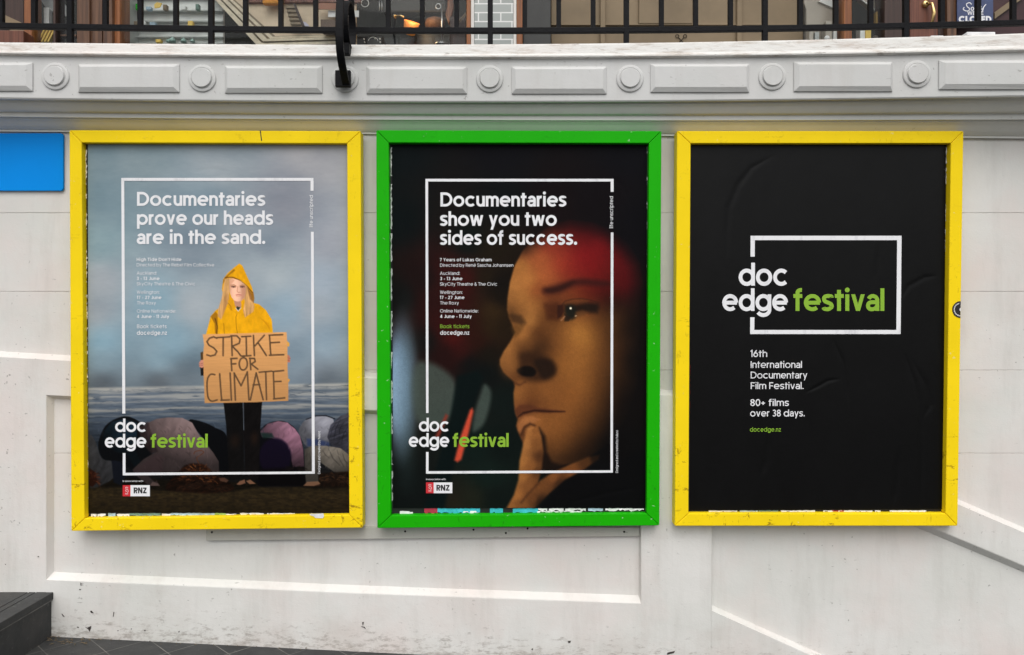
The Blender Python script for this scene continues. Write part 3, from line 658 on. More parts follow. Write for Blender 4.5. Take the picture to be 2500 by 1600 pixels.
# torn remains of older posters round the edges
def scrap(x0, x1, ya, yb, mat, par, n=0, yoff=0.0, vert=False):
    """torn strip: straight far edge, ragged near edge"""
    n = n or max(4, int(abs((yb - ya) if vert else (x1 - x0)) / 5)); A_, B_ = [], []
    for k in range(n + 1):
        t = k / n
        if vert: A_.append((x0 + rng.uniform(-.5, .5), ya + (yb - ya) * t)); B_.append((x1 + rng.uniform(-2.6, 1.2), ya + (yb - ya) * t))
        else: A_.append((x0 + (x1 - x0) * t, ya + rng.uniform(-.8, .8))); B_.append((x0 + (x1 - x0) * t, yb + rng.uniform(-4.5, 1.5)))
    y = PLY + .0034 - yoff; a = MB()
    a.rows([[W(u, v, y) for u, v in A_], [W(u, v, y - rng.uniform(0, .003)) for u, v in B_]])
    return a.build('torn_paper', M[mat], par, recalc=False)
f1, f2, f3 = FR[0]['ob'], FR[1]['ob'], FR[2]['ob']
def zs(zx, zy): return 150 + zx / 2.9613, 800 + zy / 2.9613
for x0, x1, m_ in ((222, 236, 'paper_white'), (238, 258, 'paper_white'), (264, 282, 'paper_blue'), (285, 316, 'paper_white'), (316, 392, 'paper_sage'), (395, 416, 'paper_white'), (416, 524, 'paper_blue'), (524, 551, 'paper_lime'), (551, 577, 'paper_white'), (586, 644, 'paper_white'), (652, 720, 'paper_white'), (760, 790, 'paper_white')):
    up = 1253 if m_ != 'paper_white' or x1 - x0 > 50 else 1255
    scrap(x0, x1, up, 1263.5 - (x0 - 220) * .013, m_, f1, yoff=rng.uniform(0, .001))
# one piece folded over the rail
flat('torn_paper', [(756, 1255), (790, 1254), (791, 1262), (788, 1265.5), (770, 1265), (766, 1261), (757, 1258)], M['paper_white'], FY - .0006, f1)
for y0, y1, m_ in ((366, 395, 'paper_white'), (395, 452, 'paper_white'), (472, 486, 'paper_white'), (520, 560, 'paper_white'), (610, 690, 'paper_white'), (720, 790, 'paper_white'), (800, 868, 'paper_white'), (880, 940, 'paper_white'), (985, 1040, 'paper_white'), (1080, 1150, 'paper_white'), (1180, 1230, 'paper_white')):
    scrap(206 + y0 * .004, 210.5 + y0 * .004, y0, y1, m_, f1, vert=True)
for x0, x1, m_ in ((976, 1000, 'paper_white'), (1036, 1068, 'paper_red'), (1068, 1172, 'paper_cyan'), (1128, 1168, 'paper_white'), (1196, 1228, 'paper_cyan'), (1252, 1314, 'paper_cyan'), (1314, 1336, 'paper_white'), (1340, 1376, 'paper_white'), (1380, 1430, 'paper_white'), (1436, 1472, 'paper_blue'), (1478, 1572, 'paper_white')):
    scrap(x0, x1, 1241.5 if m_ != 'paper_white' or x0 > 1300 else 1248, 1254.5 if x0 < 1300 else 1248.5, m_, f2, yoff=.0006 if m_ == 'paper_white' else 0)
scrap(1310, 1420, 1248, 1253, 'paper_white', f2); scrap(976, 1008, 1250, 1257, 'paper_white', f2)
for y0, y1 in ((360, 400), (396, 430), (450, 560), (570, 640), (655, 735), (760, 830), (860, 900), (930, 985), (1010, 1060), (1100, 1135), (1150, 1225)):
    scrap(953 + y0 * .002, 956.5 + y0 * .002, y0, y1, 'paper_white', f2, vert=True)
for y0, y1 in ((358, 376), (432, 452), (492, 512), (540, 560), (610, 660), (880, 940), (1190, 1235)):
    scrap(1579.3, 1581.5, y0, y1, 'paper_white', f2, vert=True)
for x0, x1, m_ in ((1730, 1800, 'paper_white'), (1806, 1850, 'paper_blue'), (1852, 1900, 'paper_sage'), (1906, 1990, 'paper_white'), (2010, 2036, 'paper_white'), (2028, 2060, 'paper_red'), (2044, 2130, 'paper_white'), (2136, 2150, 'paper_white'), (2172, 2262, 'paper_white')):
    scrap(x0, x1, 1246.5, 1252.5, m_, f3)
for y0, y1, m_ in ((360, 400, 'paper_white'), (410, 450, 'paper_white'), (500, 540, 'paper_white'), (560, 640, 'paper_white'), (700, 760, 'paper_white'), (850, 880, 'paper_white'), (960, 1180, 'paper_white')):
    scrap(2309.5 - (y0 - 350) * .010, 2312.5 - (y0 - 350) * .010, y0, y1, m_, f3, vert=True)
scrap(1684.8, 1686.5, 890, 1010, 'paper_red', f3, vert=True)

# ---------------------------------------------------------------- lettering: a round sans drawn with pen strokes
XH, ASC, DSC = .755, 1.03, -.28
def arc(cx, cy, rx, ry, a0, a1, n=20):
    return [(cx + rx * math.cos(R(a0 + (a1 - a0) * k / n)), cy + ry * math.sin(R(a0 + (a1 - a0) * k / n))) for k in range(n + 1)]
def spl(pts, n=7):
    p_ = np.array(pts); o = []
    for i in range(len(p_) - 1):
        a0, a1, a2, a3 = p_[max(i - 1, 0)], p_[i], p_[i + 1], p_[min(i + 2, len(p_) - 1)]
        for k in range(n):
            t = k / n; o.append(tuple(.5 * ((2 * a1) + (-a0 + a2) * t + (2 * a0 - 5 * a1 + 4 * a2 - a3) * t * t + (-a0 + 3 * a1 - 3 * a2 + a3) * t ** 3)))
    return o + [tuple(p_[-1])]
def glyph(c, w):
    """list of strokes, advance (ink width)"""
    h = w / 2; X = XH; Rr = X / 2 + .012; r = Rr - h; cy = X / 2; o2 = 2 * Rr
    ring = arc(Rr, cy, r, r, 0, 360, 30)
    def dot(x, y, rad=None): return ('dot', x, y, rad or w * .62)
    def S(Wd, H):
        return spl([(Wd - h * 1.1, H * .79), (Wd * .78, H - h * 1.15 + .006), (Wd * .47, H - h + .012), (h * 1.5, H * .885 - h * .35), (h + .012, H * .73), (h * 1.6, H * .59), (Wd * .5, H * .505), (Wd - h * 1.5, H * .41), (Wd - h, H * .275), (Wd - h * 1.5, h * .9 + H * .085), (Wd * .52, h - .012), (Wd * .22, h + .01), (h * .9, H * .22)])
    def arch(x0, Wd, y1=0.0):
        rx = (Wd - w) / 2; ry_ = min(rx * 1.05, X * .45); yc = X + .012 - h - ry_
        return arc(x0 + Wd / 2, yc, rx, ry_, 180, 0, 14) + [(x0 + Wd - h, y1)]
    st = lambda x, a, b: [(x, a), (x, b)]
    def par(x0, y0, x1, y1):       # diagonal cut level at both ends
        hw = w * math.hypot(x1 - x0, y1 - y0) / max(.3, abs(y1 - y0)) / 2 * .96
        return ('par', x0, y0, x1, y1, hw)
    if c == 'o': return [ring], o2
    if c == 'd': return [ring, st(o2 - h, 0, ASC)], o2
    if c == 'b': return [ring, st(h, 0, ASC)], o2
    if c == 'p': return [ring, st(h, DSC, X)], o2
    if c == 'q': return [ring, st(o2 - h, DSC, X)], o2
    if c == 'g': return [ring, [(o2 - h, X)] + arc(Rr, DSC + h + .235, r, .235, 0, -152, 14)], o2
    if c == 'c': return [arc(Rr, cy, r, r, 44, 316, 24)], o2 * .93
    if c in 'eé':
        s_ = [arc(Rr, cy, r, r, -4, 316 - 360 + 360, 26) if False else arc(Rr, cy, r, r, 0, 312, 26), [(h, cy - .005), (o2 - h * .6, cy - .005)]]
        if c == 'é': s_.append([(Rr - .02, X + .08), (Rr + .12, X + .25)])
        return s_, o2 * .98
    if c == 'a':
        Wd = .60; ry_ = X * .27; yc = X + .012 - h - ry_; yT = X * .565 - h * .35; yB = h - .012; rr = (yT - yB) / 2
        return [arc(Wd / 2 + .01, yc, Wd / 2 - .01 - h, ry_, 158, 0, 14) + [(Wd - h, 0)],
                [(Wd - h, yT), (h + rr * .95, yT)] + arc(h + rr * .95, yB + rr, rr * .95, rr, 90, 270, 12)[1:] + [(Wd * .50, yB), (Wd * .72, yB + .035), (Wd - h * 1.2, yB + .14)]], Wd
    if c == 'f': return [[(.15 + h * .4, 0), (.15 + h * .4, ASC - .19)] + arc(.15 + h * .4 + .17, ASC - .19, .17, .19 - h + .012, 180, 80, 8)[1:], [(0, X - h * .85), (.40, X - h * .85)]], .42
    if c == 'h': return [st(h, 0, ASC), arch(0, .60)], .60
    if c == 'n': return [st(h, 0, X), arch(0, .60)], .60
    if c == 'm': return [st(h, 0, X), arch(0, .55), arch(.55 - w, .55)], 1.10 - w
    if c == 'r': return [st(h, 0, X), arc(.30, X + .012 - h - .24, .30 - h, .24, 180, 76, 8)], .37
    if c == 'u':
        rx = (.60 - w) / 2; ry_ = rx * 1.05; return [[(h, X)] + arc(.30, h - .012 + ry_, rx, ry_, 180, 360, 14) , st(.60 - h, 0, X)], .60
    if c == 'i': return [st(max(h, w * .62), 0, X), dot(max(h, w * .62), X + .20)], max(w, w * 1.24)
    if c == 'j': return [[(.12, X), (.12, DSC + .12)] + arc(.0, DSC + .12, .12, .13 - h, 0, -80, 6), dot(.12, X + .20)], .12 + h
    if c == 'k': return [st(h, 0, ASC), par(h + .02, .25, .50 - h * .3, X), par(.22, .40, .56 - h, 0)], .57
    if c == 'l': return [st(h, 0, ASC)], w
    if c == 's': return [S(.54, X)], .54
    if c == 't': return [[(.16 + h * .3, 0), (.16 + h * .3, X + .20)], [(0, X - h * .85), (.40, X - h * .85)]], .40
    if c == 'v': return [par(h * 1.1, X, .315, 0), par(.63 - h * 1.1, X, .315, 0)], .63
    if c == 'w': return [par(h * 1.1, X, .27, 0), par(.475, X, .27, 0), par(.475, X, .68, 0), par(.95 - h * 1.1, X, .68, 0)], .95
    if c == 'x': return [par(h * 1.2, X, .56 - h * 1.2, 0), par(.56 - h * 1.2, X, h * 1.2, 0)], .56
    if c == 'y': return [par(h * 1.1, X, .315, .0), par(.63 - h * 1.1, X, .20, DSC)], .63
    if c == 'z': return [[(.03, X - h), (.52, X - h)], [(.02, h), (.54, h)], par(.47 - h * .3, X - w * .6, .09 + h * .3, w * .6)], .55
    # capitals and figures, cap height 1
    Cr = .5 + .012
    if c == 'A': return [par(.40, 1, h * 1.05, 0), par(.40, 1, .80 - h * 1.05, 0), [(.16, .30), (.64, .30)]], .80
    if c == 'B': return [[(h, h), (h, 1 - h), (.36, 1 - h)] + arc(.36, .765 - h / 2, .22, .235 - h / 2, 90, -90, 10)[1:] + [(h, .53 - h / 2 + .0)], [(.36, .53 - h / 2)] + arc(.38, .265 + h * .25, .25 - h * .3, .265 - h * .75, 90, -90, 10) + [(h, h)]], .66
    if c == 'C': return [arc(Cr, .5, Cr - h, Cr - h, 42, 318, 26)], .93
    if c == 'D': return [[(h, h), (h, 1 - h), (.34, 1 - h)] + arc(.34, .5, .50 - h, .5 - h, 90, -90, 18)[1:] + [(h, h)]], .84
    if c == 'E': return [[(.56, 1 - h), (h, 1 - h), (h, h), (.57, h)], [(h, .5), (.52, .5)]], .58
    if c == 'F': return [[(.55, 1 - h), (h, 1 - h), (h, 0)], [(h, .48), (.50, .48)]], .55
    if c == 'G': return [arc(Cr, .5, Cr - h, Cr - h, 42, 330, 26) + [(1.0 - h, .48), (.56, .48)]], 1.0
    if c == 'H': return [st(h, 0, 1), st(.74 - h, 0, 1), [(h, .5), (.74 - h, .5)]], .74
    if c == 'I': return [st(h, 0, 1)], w
    if c == 'J': return [[(.50 - h, 1), (.50 - h, .27)] + arc(.27, .27, .23 - h, .28 - h, 0, -165, 10)[1:]], .50
    if c == 'L': return [[(h, 1), (h, h), (.54, h)]], .54
    if c == 'N': return [st(h, 0, 1), par(h * 1.15, 1, .74 - h * 1.15, 0), st(.74 - h, 0, 1)], .74
    if c == 'O': return [arc(Cr, .5, Cr - h, Cr - h, 0, 360, 34)], 2 * Cr
    if c == 'R': return [[(h, 0), (h, 1 - h), (.36, 1 - h)] + arc(.36, .73 - h / 2 + .01, .25 - h * .3, .27 - h / 2 - .01, 90, -90, 10)[1:] + [(h, .47 - h * .0)], par(.34, .47, .62 - h, 0)], .64
    if c == 'S': return [S(.62, 1)], .62
    if c == 'T': return [[(0, 1 - h), (.66, 1 - h)], st(.33, 0, 1 - h)], .66
    if c == 'W': return [par(h * 1.1, 1, .30, 0), par(.56, 1, .30, 0), par(.56, 1, .82, 0), par(1.12 - h * 1.1, 1, .82, 0)], 1.12
    if c == 'Y': return [par(h * 1.1, 1, .36, .40), par(.72 - h * 1.1, 1, .36, .40), st(.36, 0, .44)], .72
    if c == 'Z': return [[(.02, 1 - h), (.60, 1 - h)], [(.02, h), (.61, h)], par(.54 - h * .3, 1 - w * .6, .08 + h * .3, w * .6)], .62
    if c == '0': return [arc(.31, .5, .31 - h, .512 - h, 0, 360, 26)], .62
    if c == '1': return [[(.0, .82), (.20 - h * .2, .97), (.20 - h * .2, 0)]], .20 + h
    if c == '2': return [arc(.28, .72, .26 - h, .29 - h, 165, -30, 14) + [(.06, h), (.56, h)]], .56
    if c == '3': return [arc(.27, .745, .23 - h * .6, .265 - h, 150, -80, 12) + arc(.27, .275, .28 - h, .285 - h, 80, -155, 14)], .56
    if c == '4': return [st(.46, 0, 1), par(.44, 1, .06, .24), [(.0, .25), (.64, .25)]], .66
    if c == '6': return [arc(.31, .33, .31 - h, .34 - h, 0, 360, 24), [(.42, .99), (.10, .50)]], .62
    if c == '7': return [[(.0, 1 - h), (.54, 1 - h)], par(.50 - h * .3, 1 - w * .6, .18, 0)], .56
    if c == '8': return [arc(.29, .74, .24 - h * .7, .265 - h, 0, 360, 22), arc(.29, .275, .29 - h, .285 - h, 0, 360, 24)], .58
    if c == '.': return [('dot', w * .62, w * .62, w * .66)], w * 1.24
    if c == ':': return [('dot', w * .62, w * .62, w * .66), ('dot', w * .62, X - w * .5, w * .66)], w * 1.24
    if c == '-': return [[(.03, .36), (.33, .36)]], .36
    if c == '+': return [[(.03, .42), (.51, .42)], [(.27, .18), (.27, .66)]], .54
    if c == "'": return [[(h, .74), (h, 1.0)]], w
    if c == '&': return [spl([(.66, 0), (.20, .62), (.20, .84), (.32, .97), (.44, .84), (.40, .66), (.10, .40), (.10, .14), (.30, .02), (.52, .12), (.64, .42)])], .68
    return [], .2
def stroke_mesh(a, pts, wd, place, lvl):
    """ribbon of width wd along pts; place() turns (u, v, level) into a point"""
    p_ = [np.array(q, float) for q in pts]
    p_ = [q for i, q in enumerate(p_) if i == 0 or np.linalg.norm(q - p_[i - 1]) > 1e-6]
    closed = np.linalg.norm(p_[0] - p_[-1]) < 1e-6
    n = len(p_); Lf, Rt = [], []
    for i in range(n):
        if closed: dp = p_[i] - p_[i - 1 if i else n - 2]; dn = p_[(i + 1) if i < n - 1 else 1] - p_[i]
        else: dp = p_[i] - p_[i - 1] if i else p_[1] - p_[0]; dn = p_[i + 1] - p_[i] if i < n - 1 else p_[-1] - p_[-2]
        dp = dp / np.linalg.norm(dp); dn = dn / np.linalg.norm(dn)
        n0 = np.array([-dp[1], dp[0]]); n1 = np.array([-dn[1], dn[0]]); mt = n0 + n1; l_ = np.linalg.norm(mt)
        mt = n0 if l_ < .25 else mt / l_
        k = wd / 2 / max(.45, float(np.dot(mt, n0)))
        Lf.append(p_[i] + mt * k); Rt.append(p_[i] - mt * k)
    a.rows([[place(q[0], q[1], lvl) for q in Lf], [place(q[0], q[1], lvl) for q in Rt]])
class Sheet:
    """one poster: its plane, the slight slope of its print, its lettering parts"""
    def __init__(s, F, k):
        s.q = F['poster']; s.F = F; (x0, y0), (x1, y1), (x2, y2), (x3, y3) = s.q
        s.y0, s.y1 = (y0 + y1) / 2, (y2 + y3) / 2; s.s0 = (y1 - y0) / (x1 - x0); s.s1 = (y2 - y3) / (x2 - x3); s.x0 = x0
    def tilt(s, x, y): return y + (x - s.x0) * 0 
    def pt(s, x, y, lvl=0): return W(x, y, PLY - .0009 - lvl * .00003)
    def text(s, a, txt, x0, x1, base, cap, wd, track=.075, slope=0.0, vertical=False, space=.33):
        gs = [(glyph(c, wd) if c != ' ' else None) for c in txt]
        u = 0; pos = []
        for c, g_ in zip(txt, gs):
            pos.append(u); u += space if g_ is None else g_[1] + track * (1.0 if c not in 'ilI' else 1.15)
        tot = u - track; sx = (x1 - x0) / (tot * cap)
        if vertical: place_ = lambda p: (lambda U, V, l: s.pt(base - V * cap * vertical, x0 + (U + p) * cap * sx, l))
        else: place_ = lambda p: (lambda U, V, l: s.pt(x0 + (U + p) * cap * sx, base - V * cap + slope * (U + p) * cap * sx, l))
        for p, g_ in zip(pos, gs):
            if not g_: continue
            pl_ = place_(p)
            for l, st_ in enumerate(g_[0]):
                if st_[0] == 'dot':
                    _, cx, cy_, rd = st_; a.add([pl_(cx + rd * math.cos(t) / max(.6, min(1.4, sx)), cy_ + rd * math.sin(t), l) for t in np.linspace(0, 2 * math.pi, 15)[:-1]], [tuple(range(14))])
                elif st_[0] == 'par':
                    _, ax, ay, bx, by, hw = st_; a.add([pl_(ax - hw, ay, l), pl_(ax + hw, ay, l), pl_(bx + hw, by, l), pl_(bx - hw, by, l)], [(0, 1, 2, 3)])
                else: stroke_mesh(a, st_, wd, pl_, l)
    def bar(s, a, pts, lvl=5): a.add([s.pt(x, y, lvl) for x, y in pts], [tuple(range(len(pts)))])
# ---------------------------------------------------------------- posters: printed pictures painted into the sheet's colours
def _hash(ix, iy, seed):
    h_ = (ix * 374761393 + iy * 668265263 + seed * 974634777) & 0xffffffff
    h_ = ((h_ ^ (h_ >> 13)) * 1274126177) & 0xffffffff
    return ((h_ ^ (h_ >> 16)) & 0xffff) / 65535.0
def vnoise(x, y, seed=0):
    ix = np.floor(x).astype(np.int64); iy = np.floor(y).astype(np.int64); fx = x - ix; fy = y - iy
    fx = fx * fx * (3 - 2 * fx); fy = fy * fy * (3 - 2 * fy)
    a = _hash(ix, iy, seed); b = _hash(ix + 1, iy, seed); c = _hash(ix, iy + 1, seed); d = _hash(ix + 1, iy + 1, seed)
    return (a * (1 - fx) + b * fx) * (1 - fy) + (c * (1 - fx) + d * fx) * fy
def fbm(x, y, seed=0, o=5):
    v = 0; am = .5; s_ = 0
    for k in range(o): v = v + am * vnoise(x * 2 ** k, y * 2 ** k, seed + k); s_ += am; am *= .55
    return v / s_
def sstep(a, b, x): t = np.clip((x - a) / (b - a), 0, 1); return t * t * (3 - 2 * t)
class Paint:
    def __init__(s, quad, nx, ny):
        s.nx, s.ny = nx, ny; u = np.linspace(0, 1, nx)[None, :, None]; v = np.linspace(0, 1, ny)[:, None, None]; q = np.array(quad, float)
        g_ = (q[0] * (1 - u) + q[1] * u) * (1 - v) + (q[3] * (1 - u) + q[2] * u) * v
        s.X, s.Y = g_[..., 0].ravel(), g_[..., 1].ravel(); s.C = np.zeros((nx * ny, 3))
    def fill(s, c): s.C[:] = np.array(c) / 255
    def blend(s, idx, al, c):
        c = np.asarray(c, float) / 255; al = al[:, None]; s.C[idx] = s.C[idx] * (1 - al) + c * al
    def field(s, pts, pw=3.0, mask=None, mode=None, eps=6.0):
        num = np.zeros((len(s.X), 3)); den = np.zeros(len(s.X))
        for x, y, c in pts:
            w_ = ((s.X - x) ** 2 + (s.Y - y) ** 2 + eps * eps) ** (-pw / 2); num += w_[:, None] * (np.array(c) / 255.0); den += w_
        return num / den[:, None]
    def polymask(s, pts, blur):
        p_ = np.array(pts, float); m = blur + 1
        idx = np.where((s.X > p_[:, 0].min() - m) & (s.X < p_[:, 0].max() + m) & (s.Y > p_[:, 1].min() - m) & (s.Y < p_[:, 1].max() + m))[0]
        x, y = s.X[idx], s.Y[idx]; ins = np.zeros(len(idx), bool); dd = np.full(len(idx), 1e9)
        for i in range(len(p_)):
            (ax, ay), (bx, by) = p_[i - 1], p_[i]
            if ay != by: ins ^= ((ay > y) != (by > y)) & (x < (bx - ax) * (y - ay) / (by - ay) + ax)
            t = np.clip(((x - ax) * (bx - ax) + (y - ay) * (by - ay)) / max(1e-9, (bx - ax) ** 2 + (by - ay) ** 2), 0, 1)
            dd = np.minimum(dd, (x - ax - t * (bx - ax)) ** 2 + (y - ay - t * (by - ay)) ** 2)
        sd = np.sqrt(dd) * np.where(ins, -1, 1); return idx, 1 - sstep(-blur, blur, sd)
    def poly(s, pts, c, blur=1.0, op=1.0, curve=False):
        if curve:
            P_ = list(pts); P_ = spl(P_[-1:] + P_ + P_[:2], 5)[5:-5]; pts = P_
        i, a = s.polymask(pts, blur)
        if callable(c): s.C[i] = s.C[i] * (1 - a[:, None] * op) + (c(s.X[i], s.Y[i]) / 255) * a[:, None] * op
        else: s.blend(i, a * op, c)
    def ell(s, cx, cy_, rx, ry_, c, soft=.3, op=1.0, rot=0):
        dx, dy = s.X - cx, s.Y - cy_; cr, sr = math.cos(R(rot)), math.sin(R(rot)); u = (dx * cr + dy * sr) / rx; v = (-dx * sr + dy * cr) / ry_
        d = np.sqrt(u * u + v * v); i = np.where(d < 1 + soft)[0]; s.blend(i, (1 - sstep(1 - soft, 1 + soft, d[i])) * op, c)
    def line(s, pts, wd, c, soft=1.0, op=1.0, taper=False):
        p_ = np.array(pts, float); m = wd + soft + 1
        i = np.where((s.X > p_[:, 0].min() - m) & (s.X < p_[:, 0].max() + m) & (s.Y > p_[:, 1].min() - m) & (s.Y < p_[:, 1].max() + m))[0]
        x, y = s.X[i], s.Y[i]; best = np.full(len(i), 1e9)
        for k in range(len(p_) - 1):
            (ax, ay), (bx, by) = p_[k], p_[k + 1]
            t = np.clip(((x - ax) * (bx - ax) + (y - ay) * (by - ay)) / max(1e-9, (bx - ax) ** 2 + (by - ay) ** 2), 0, 1)
            d = np.hypot(x - ax - t * (bx - ax), y - ay - t * (by - ay))
            if taper: d = d + wd / 2 * abs(2 * ((k + t) / (len(p_) - 1)) - 1) ** 2 * .8
            best = np.minimum(best, d)
        s.blend(i, (1 - sstep(wd / 2 - soft, wd / 2 + soft, best)) * op, c)
    def mesh(s, name, mat, label, folds, gain, seed):
        nx, ny = s.nx, s.ny
        dz = np.zeros(nx * ny)
        dz += .00022 * (fbm(s.X / 70, s.Y / 190, seed + 50, 3) - .5)
        for pts, wd, dep in folds:
            p_ = np.array(pts, float); best = np.full(nx * ny, 1e9)
            for k in range(len(p_) - 1):
                (ax, ay), (bx, by) = p_[k], p_[k + 1]
                t = np.clip(((s.X - ax) * (bx - ax) + (s.Y - ay) * (by - ay)) / ((bx - ax) ** 2 + (by - ay) ** 2), 0, 1)
                e = (k + t) / (len(p_) - 1)
                best = np.minimum(best, np.hypot(s.X - ax - t * (bx - ax), s.Y - ay - t * (by - ay)) + wd * 1.2 * np.abs(2 * e - 1) ** 3)
            dz += dep * np.exp(-(best / wd) ** 2)
        d = CAMD + PLY
        co_ = np.empty((nx * ny, 3)); co_[:, 0] = (s.X - 1250) * d / FPX; co_[:, 1] = PLY + np.clip(dz * (1.7 if seed == 3 else 1), -.0006, .003); co_[:, 2] = EYE + (800 - s.Y) * d / FPX
        ii = np.arange((nx - 1) * (ny - 1)); rr, cc_ = ii // (nx - 1), ii % (nx - 1); a = rr * nx + cc_
        F_ = np.stack([a, a + nx, a + nx + 1, a + 1], 1)
        me = bpy.data.meshes.new(name); me.vertices.add(nx * ny); me.vertices.foreach_set('co', co_.ravel())
        me.loops.add(F_.size); me.polygons.add(len(F_)); me.loops.foreach_set('vertex_index', F_.ravel())
        me.polygons.foreach_set('loop_start', np.arange(0, F_.size, 4)); me.polygons.foreach_set('loop_total', np.full(len(F_), 4)); me.update(); me.validate()
        me.polygons.foreach_set('use_smooth', np.ones(len(F_), bool))
        at_ = me.color_attributes.new('print', 'FLOAT_COLOR', 'POINT'); c = np.clip(s.C, 0, 1)
        l_ = np.where(c <= .04045, c / 12.92, ((c + .055) / 1.055) ** 2.4) * gain; rgba = np.ones((nx * ny, 4), np.float32); rgba[:, :3] = l_
        at_.data.foreach_set('color', rgba.ravel()); me.materials.append(mat)
        o = bpy.data.objects.new(name, me); COL.objects.link(o); return tag(o, label, 'poster')
def print_mat(nm, spec, rough):
    m = NT(nm); at_ = m.n("ShaderNodeVertexColor"); at_.layer_name = 'print'
    nb = m.bump(m.noise(1, 4, .6, scale=(14, 14, 7)), .12, .01); nb = m.bump(m.noise(180, 2), .05, .002, nb)
    return m.done(at_.outputs[0], rough, 0, nb, spec)
M['print'] = print_mat('printed_paper', .05, .5); M['print_gloss'] = print_mat('printed_black_paper', .13, .36); GAIN = 1.30
A = lambda x, y: (150 + x / 3.08, 300 + y / 3.08)
Bz = lambda x, y: (150 + x / 2.9613, 800 + y / 2.9613)
Gz = lambda x, y: (440 + x / 4.053, 620 + y / 4.053)
Kz = lambda x, y: (210 + x / 3.703, 1000 + y / 3.703)
Hz = lambda x, y: (950 + x / 2.168, 540 + y / 2.168)
Iz = lambda x, y: (1300 + x / 7.0, 680 + y / 7.0)
mp = lambda f, pts: [f(*q) for q in pts]
# ---- poster one: beach, figure in a yellow raincoat
p1 = Paint(FR[0]['poster'], 430, 610)
skyp = [(A, 250, 250, (110, 130, 141)), (A, 600, 250, (122, 138, 147)), (A, 1200, 230, (134, 143, 153)), (A, 1900, 230, (148, 146, 153)), (A, 300, 600, (107, 130, 143)), (A, 1000, 600, (112, 132, 147)), (A, 1700, 620, (124, 126, 139)),
  (A, 300, 900, (116, 142, 153)), (A, 1000, 920, (105, 120, 136)), (A, 2000, 900, (140, 143, 156)), (A, 1550, 950, (112, 124, 140)), (A, 1620, 1120, (148, 158, 167)), (A, 1500, 1080, (144, 154, 164)), (A, 300, 1200, (142, 148, 158)), (A, 260, 1420, (140, 146, 156)), (A, 700, 1350, (124, 154, 172)), (A, 1000, 1380, (146, 154, 164)), (A, 1950, 1200, (145, 157, 173)), (A, 1900, 1400, (140, 148, 160)), (A, 1700, 1400, (126, 150, 170)),
  (Bz, 300, 100, (124, 158, 178)), (Bz, 800, 100, (118, 150, 170)), (Bz, 1900, 130, (124, 145, 164)), (Bz, 1750, 250, (120, 138, 154)), (Bz, 300, 250, (112, 136, 152)), (Bz, 700, 250, (118, 146, 164)), (Bz, 900, 340, (84, 98, 111)), (Bz, 1800, 330, (106, 117, 131)), (Bz, 300, 400, (72, 79, 88)), (Bz, 700, 390, (70, 78, 88)), (Bz, 1900, 385, (84, 92, 102))]
p1.C = p1.field([(*f(x, y), c) for f, x, y, c in skyp], 3.2, eps=25) * np.array([.985, 1.0, .985]); p1.C = p1.C * .76 + .24 * p1.C.mean(1, keepdims=True)
n1 = fbm(p1.X / 120, p1.Y / 62, 3) - .5; n2 = fbm(p1.X / 14, p1.Y / 3.2, 9) - .5
p1.C += n1[:, None] * np.array([.12, .10, .085]) + n2[:, None] * .022
# sea
ys = Bz(0, 415)[1]; yb_ = Bz(0, 1110)[1]
sea = p1.Y - (p1.X - 215) * -.018 > ys + 3
def seacol(X, Y):
    t = np.clip((Y - ys) / (yb_ - ys), 0, 1)
    base_ = np.stack([np.interp(t, [0, .12, .3, .6, 1], a) for a in ((70, 82, 68, 46, 18), (80, 92, 78, 52, 16), (90, 104, 90, 60, 14))], 1)
    n = fbm(X / 34, Y / 4.0, 21, 5); n_ = fbm(X / 90, Y / 9.0, 31, 4)
    foam = np.zeros(len(X))
    for yc, wd_, k in ((440, 26, .95), (468, 12, .6), (510, 16, .75), (545, 9, .45), (596, 13, .8), (606, 7, .5), (640, 7, .35), (690, 6, .25)):
        yy_ = 800 + yc / 2.9613 + (X - 215) * -.020 + 14 * (n_ - .5)
        foam = np.maximum(foam, k * np.exp(-((Y - yy_) / (wd_ / 2.9613 * .95)) ** 2) * sstep(.22, .52, n + .06))
    for yc, hh, k in ((446, 30, .95), (470, 10, .8), (545, 12, .7), (600, 16, .75)):     # broken surf
        top = 800 + (yc - hh * .5) / 2.9613 + (X - 215) * -.020 + 7 * (fbm(X / 22, Y * 0 + yc, 80, 5) - .5) + 5 * (n_ - .5)
        foam = np.maximum(foam, k * sstep(-1.2, 1.6, Y - top) * (1 - sstep(hh / 2.9613 * .35, hh / 2.9613 * 1.0, Y - top)) * sstep(.25, .5, fbm(X / 40, Y / 5, 85 + yc, 4)))
    c = base_ + (n[:, None] - .5) * np.array([34, 36, 38])
    return c * (1 - foam[:, None]) + np.array([158, 156, 150]) * (1 - .45 * t[:, None]) * foam[:, None]
i = np.where(sea)[0]; k_ = sstep(0, 9, (p1.Y[i] - (p1.X[i] - 215) * -.018 - ys - 3))[:, None]; p1.C[i] = p1.C[i] * (1 - k_) + k_ * seacol(p1.X[i], p1.Y[i]) / 255
# sand
p1.poly(mp(Bz, [(180, 1085), (700, 1100), (1200, 1120), (2100, 1105), (2100, 1400), (180, 1400)]), lambda X, Y: np.stack([26 + 16 * (fbm(X / 9, Y / 3, 5) - .5) * 2, 20 + 12 * (fbm(X / 9, Y / 3, 5) - .5) * 2, 12 + 8 * (fbm(X / 9, Y / 3, 5) - .5) * 2], 1) * np.clip(1.1 - (Y - 1170) / 240, .35, 1)[:, None], 3)
